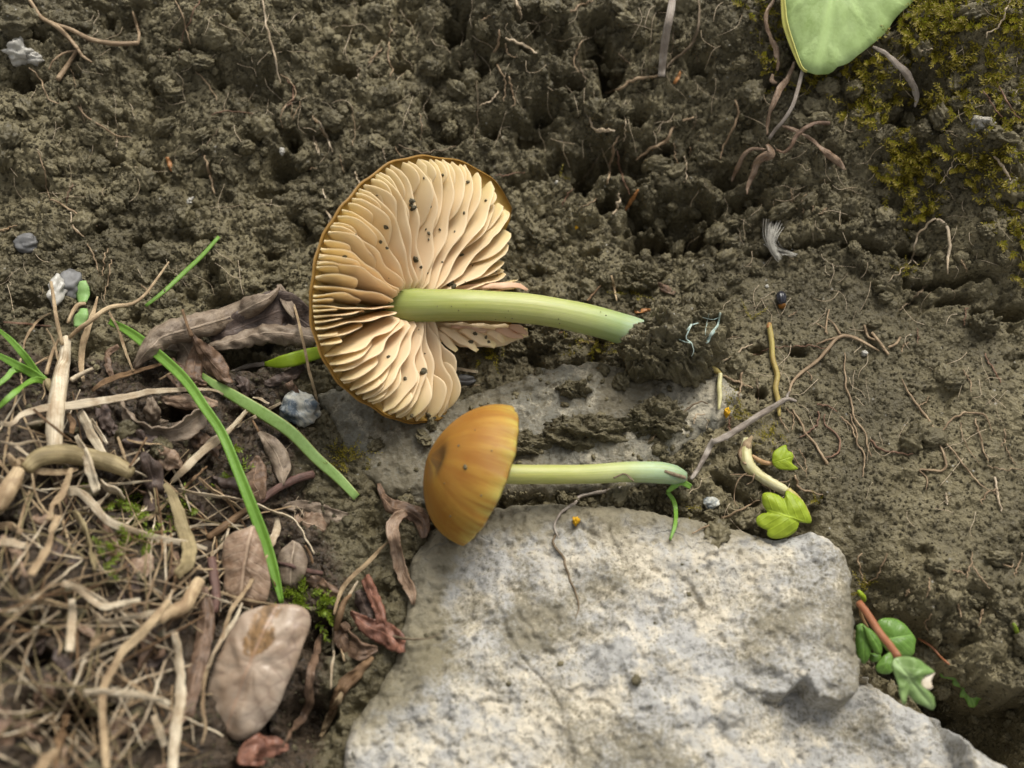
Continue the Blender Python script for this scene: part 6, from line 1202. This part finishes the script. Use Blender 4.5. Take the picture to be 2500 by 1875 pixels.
# ------------------------------------------------------------------ pebbles and little finds
def pebble(px, py, rx, ry, rz, mat, label, seed, name='pebble', rough=.25, up=.3, cat='pebble', sub=3):
    c = hit(px, py); k = mmpp(c); v, f = lump(sub, rough, seed, 1., 1.1)
    return tag(obj(name, v*[rx*k, ry*k, rz]+c+[0, 0, rz*up], f, MAT[mat]), label, cat)
pebble(735, 1008, 46, 42, 2.0, 'slate', 'angular white and slate blue pebble below the lime green leaf', 3, rough=.3, up=.5)
pebble(70, 600, 30, 24, 1.2, 'blue_pebble', 'smooth bluish grey pebble set in soil above the litter', 5)
pebble(142, 715, 20, 38, 1.4, 'white', 'elongated white stone behind the seedling', 7, rough=.35)
pebble(170, 700, 30, 40, 1.2, 'blue_pebble', 'flat grey stone behind the bright green seed leaves', 9)
pebble(45, 135, 28, 24, 1.6, 'white', 'sharp white quartz piece on the upper bank', 11, rough=.5)
pebble(85, 148, 20, 12, 1.0, 'white', 'small long white quartz piece beside the sharp quartz', 13, rough=.4)
pebble(45, 65, 38, 34, 2, 'clod', 'pale grey broken stone on the top of upper bank', 15, rough=.4)
pebble(466, 494, 10, 9, .6, 'white', 'tiny bright white grain on soil beside the big cap', 17, rough=.5)
pebble(1658, 898, 12, 11, .9, 'white', 'round white grain stuck on the large soil clod', 19, up=3.4)
pebble(690, 371, 7, 10, .5, 'white', 'tiny white grain below a root on the upper bank', 21)
pebble(1359, 448, 5, 6, .4, 'white', 'tiny shining grain beside green moss above the big cap', 23)
pebble(1872, 701, 5, 5, .35, 'white', 'tiny white grain on the slope above the dark seed', 25)
pebble(2110, 864, 7, 7, .45, 'white', 'tiny cream grain on the smooth slope', 27)
pebble(2275, 1070, 34, 26, 1.0, 'clod', 'flat dark grey stone sunk in the smooth slope', 29)
pebble(1735, 1228, 18, 15, .6, 'slate', 'small bluish stone between pale rock and thin stem tip', 31)
pebble(1130, 930, 30, 14, .8, 'blue_pebble', 'small dark bluish stone chip under the torn cap', 33)
pebble(2135, 795, 16, 12, .7, 'clod', 'small grey pebble beside the branched root', 35)
pebble(2160, 730, 20, 14, .9, 'clod', 'grey pebble on the smooth slope under the pale root loop', 37)
pebble(2470, 300, 18, 18, 1.0, 'clod', 'greyish lump among the moss', 39)
pebble(2395, 308, 26, 20, 1.2, 'rock', 'pale pinkish stone among the yellow green moss', 41, rough=.4)
yl = 'yellow_speck'
pebble(1405, 1273, 8, 9, .45, 'yellow', 'bright yellow lichen speck on the pale rock', 43, yl, .6, .6, 'speck', 2)
pebble(1773, 1011, 7, 10, .5, 'yellow', 'bright yellow lichen speck under the white shoot', 45, yl, .6, 1.2, 'speck', 2)
pebble(1405, 558, 6, 4, .3, 'yellow', 'tiny yellow fleck on soil beside the big cap', 47, yl, .4, .8, 'speck', 2)
dl('T3 500,1460 460,1530 400,1620', [4, 12, 6], 'orange_bit', 'small orange brown leaf scrap above the thick green stem', 14, .4, -60)
dl('T1 1130,1065 1140,1100 1155,1155', [10, 12, 4], 'orange_bit', 'tiny orange seed scale on the upper bank', 10, .3, -60)
dl('T3 830,540 810,590 780,640', [3, 10, 8], 'orange_bit', 'tiny orange brown scrap by the silvery dry stem', 10, .3, -60)
dl('R3 1290,410 1360,400 1430,390', [8, 12, 6], 'orange_bit', 'reddish brown scrap above the foot of the thick green stem', 12, .4, -60)
dl('R3 1480,150 1560,200 1650,240', [8, 22, 10], 'leaf_brown', 'brown leaf scrap in soil above the thick green stem', 12, .3, -40)
straw('R3 1080,80 1105,200 1125,310', [6, 9, 4], 'straw_tan', 'short tan splinter in soil above the thick green stem', .6)
straw('R3 860,310 920,240 980,170', [6, 8, 4], 'straw_brown', 'short brown splinter touching the thick green stem', .6)
straw('R3 780,690 900,680 1030,720', [5, 7, 4], 'straw_tan', 'fine tan splinter under the thick green stem', .5)
straw('R3 420,650 520,630 640,590', [7, 9, 5], 'straw_brown', 'brown splinter on the clod under the green stem', .5)
hk = thing('seed_husk', hit(1907, 732), 'shiny blue black oval seed with orange end lying on the slope', 'seed')
c = hit(1907, 728, .7); k = mmpp(c); v, f = ICO[3]; ridge = 1+.05*np.sin(np.arctan2(v[:, 2], v[:, 0])*10)
obj('husk', v*ridge[:, None]*[13*k, 18*k, .8]+c, f, MAT['husk'], hk); v2, f2 = ICO[2]; obj('husk_end', v2*[9*k, 7*k, .6]+hit(1909, 746, .6), f2, MAT['husk_end'], hk)
# white down feather tuft
Vs = []; F4 = []; F3 = []; k = 0
for i in range(90):
    q = catmull(P('T5 865,105 850,160 845,210 860,250 890,290') if i % 3 else P('T5 845,215 875,245 920,255 970,270'), 10); off = rng.normal(size=2)*5.5; sp_ = np.linspace(1.6, .3, 10)[:, None]
    q = q+off*sp_+np.cumsum(rng.normal(size=(10, 2))*.9, 0); pts = drape(q, 10, rng.uniform(.2, 1.4), 2); V, F, uv = tube_geo(pts, .025, 4); Vs.append(V); F4.append(F[0]+k); F3.append(F[1]+k); k += len(V)
tag(obj('down_tuft', np.vstack(Vs), [np.vstack(F4), np.vstack(F3)], MAT['fluff']), 'small tuft of white down caught on the smooth slope', 'down tuft')
for o in bpy.data.objects:
    if '_o' in o: del o['_o']
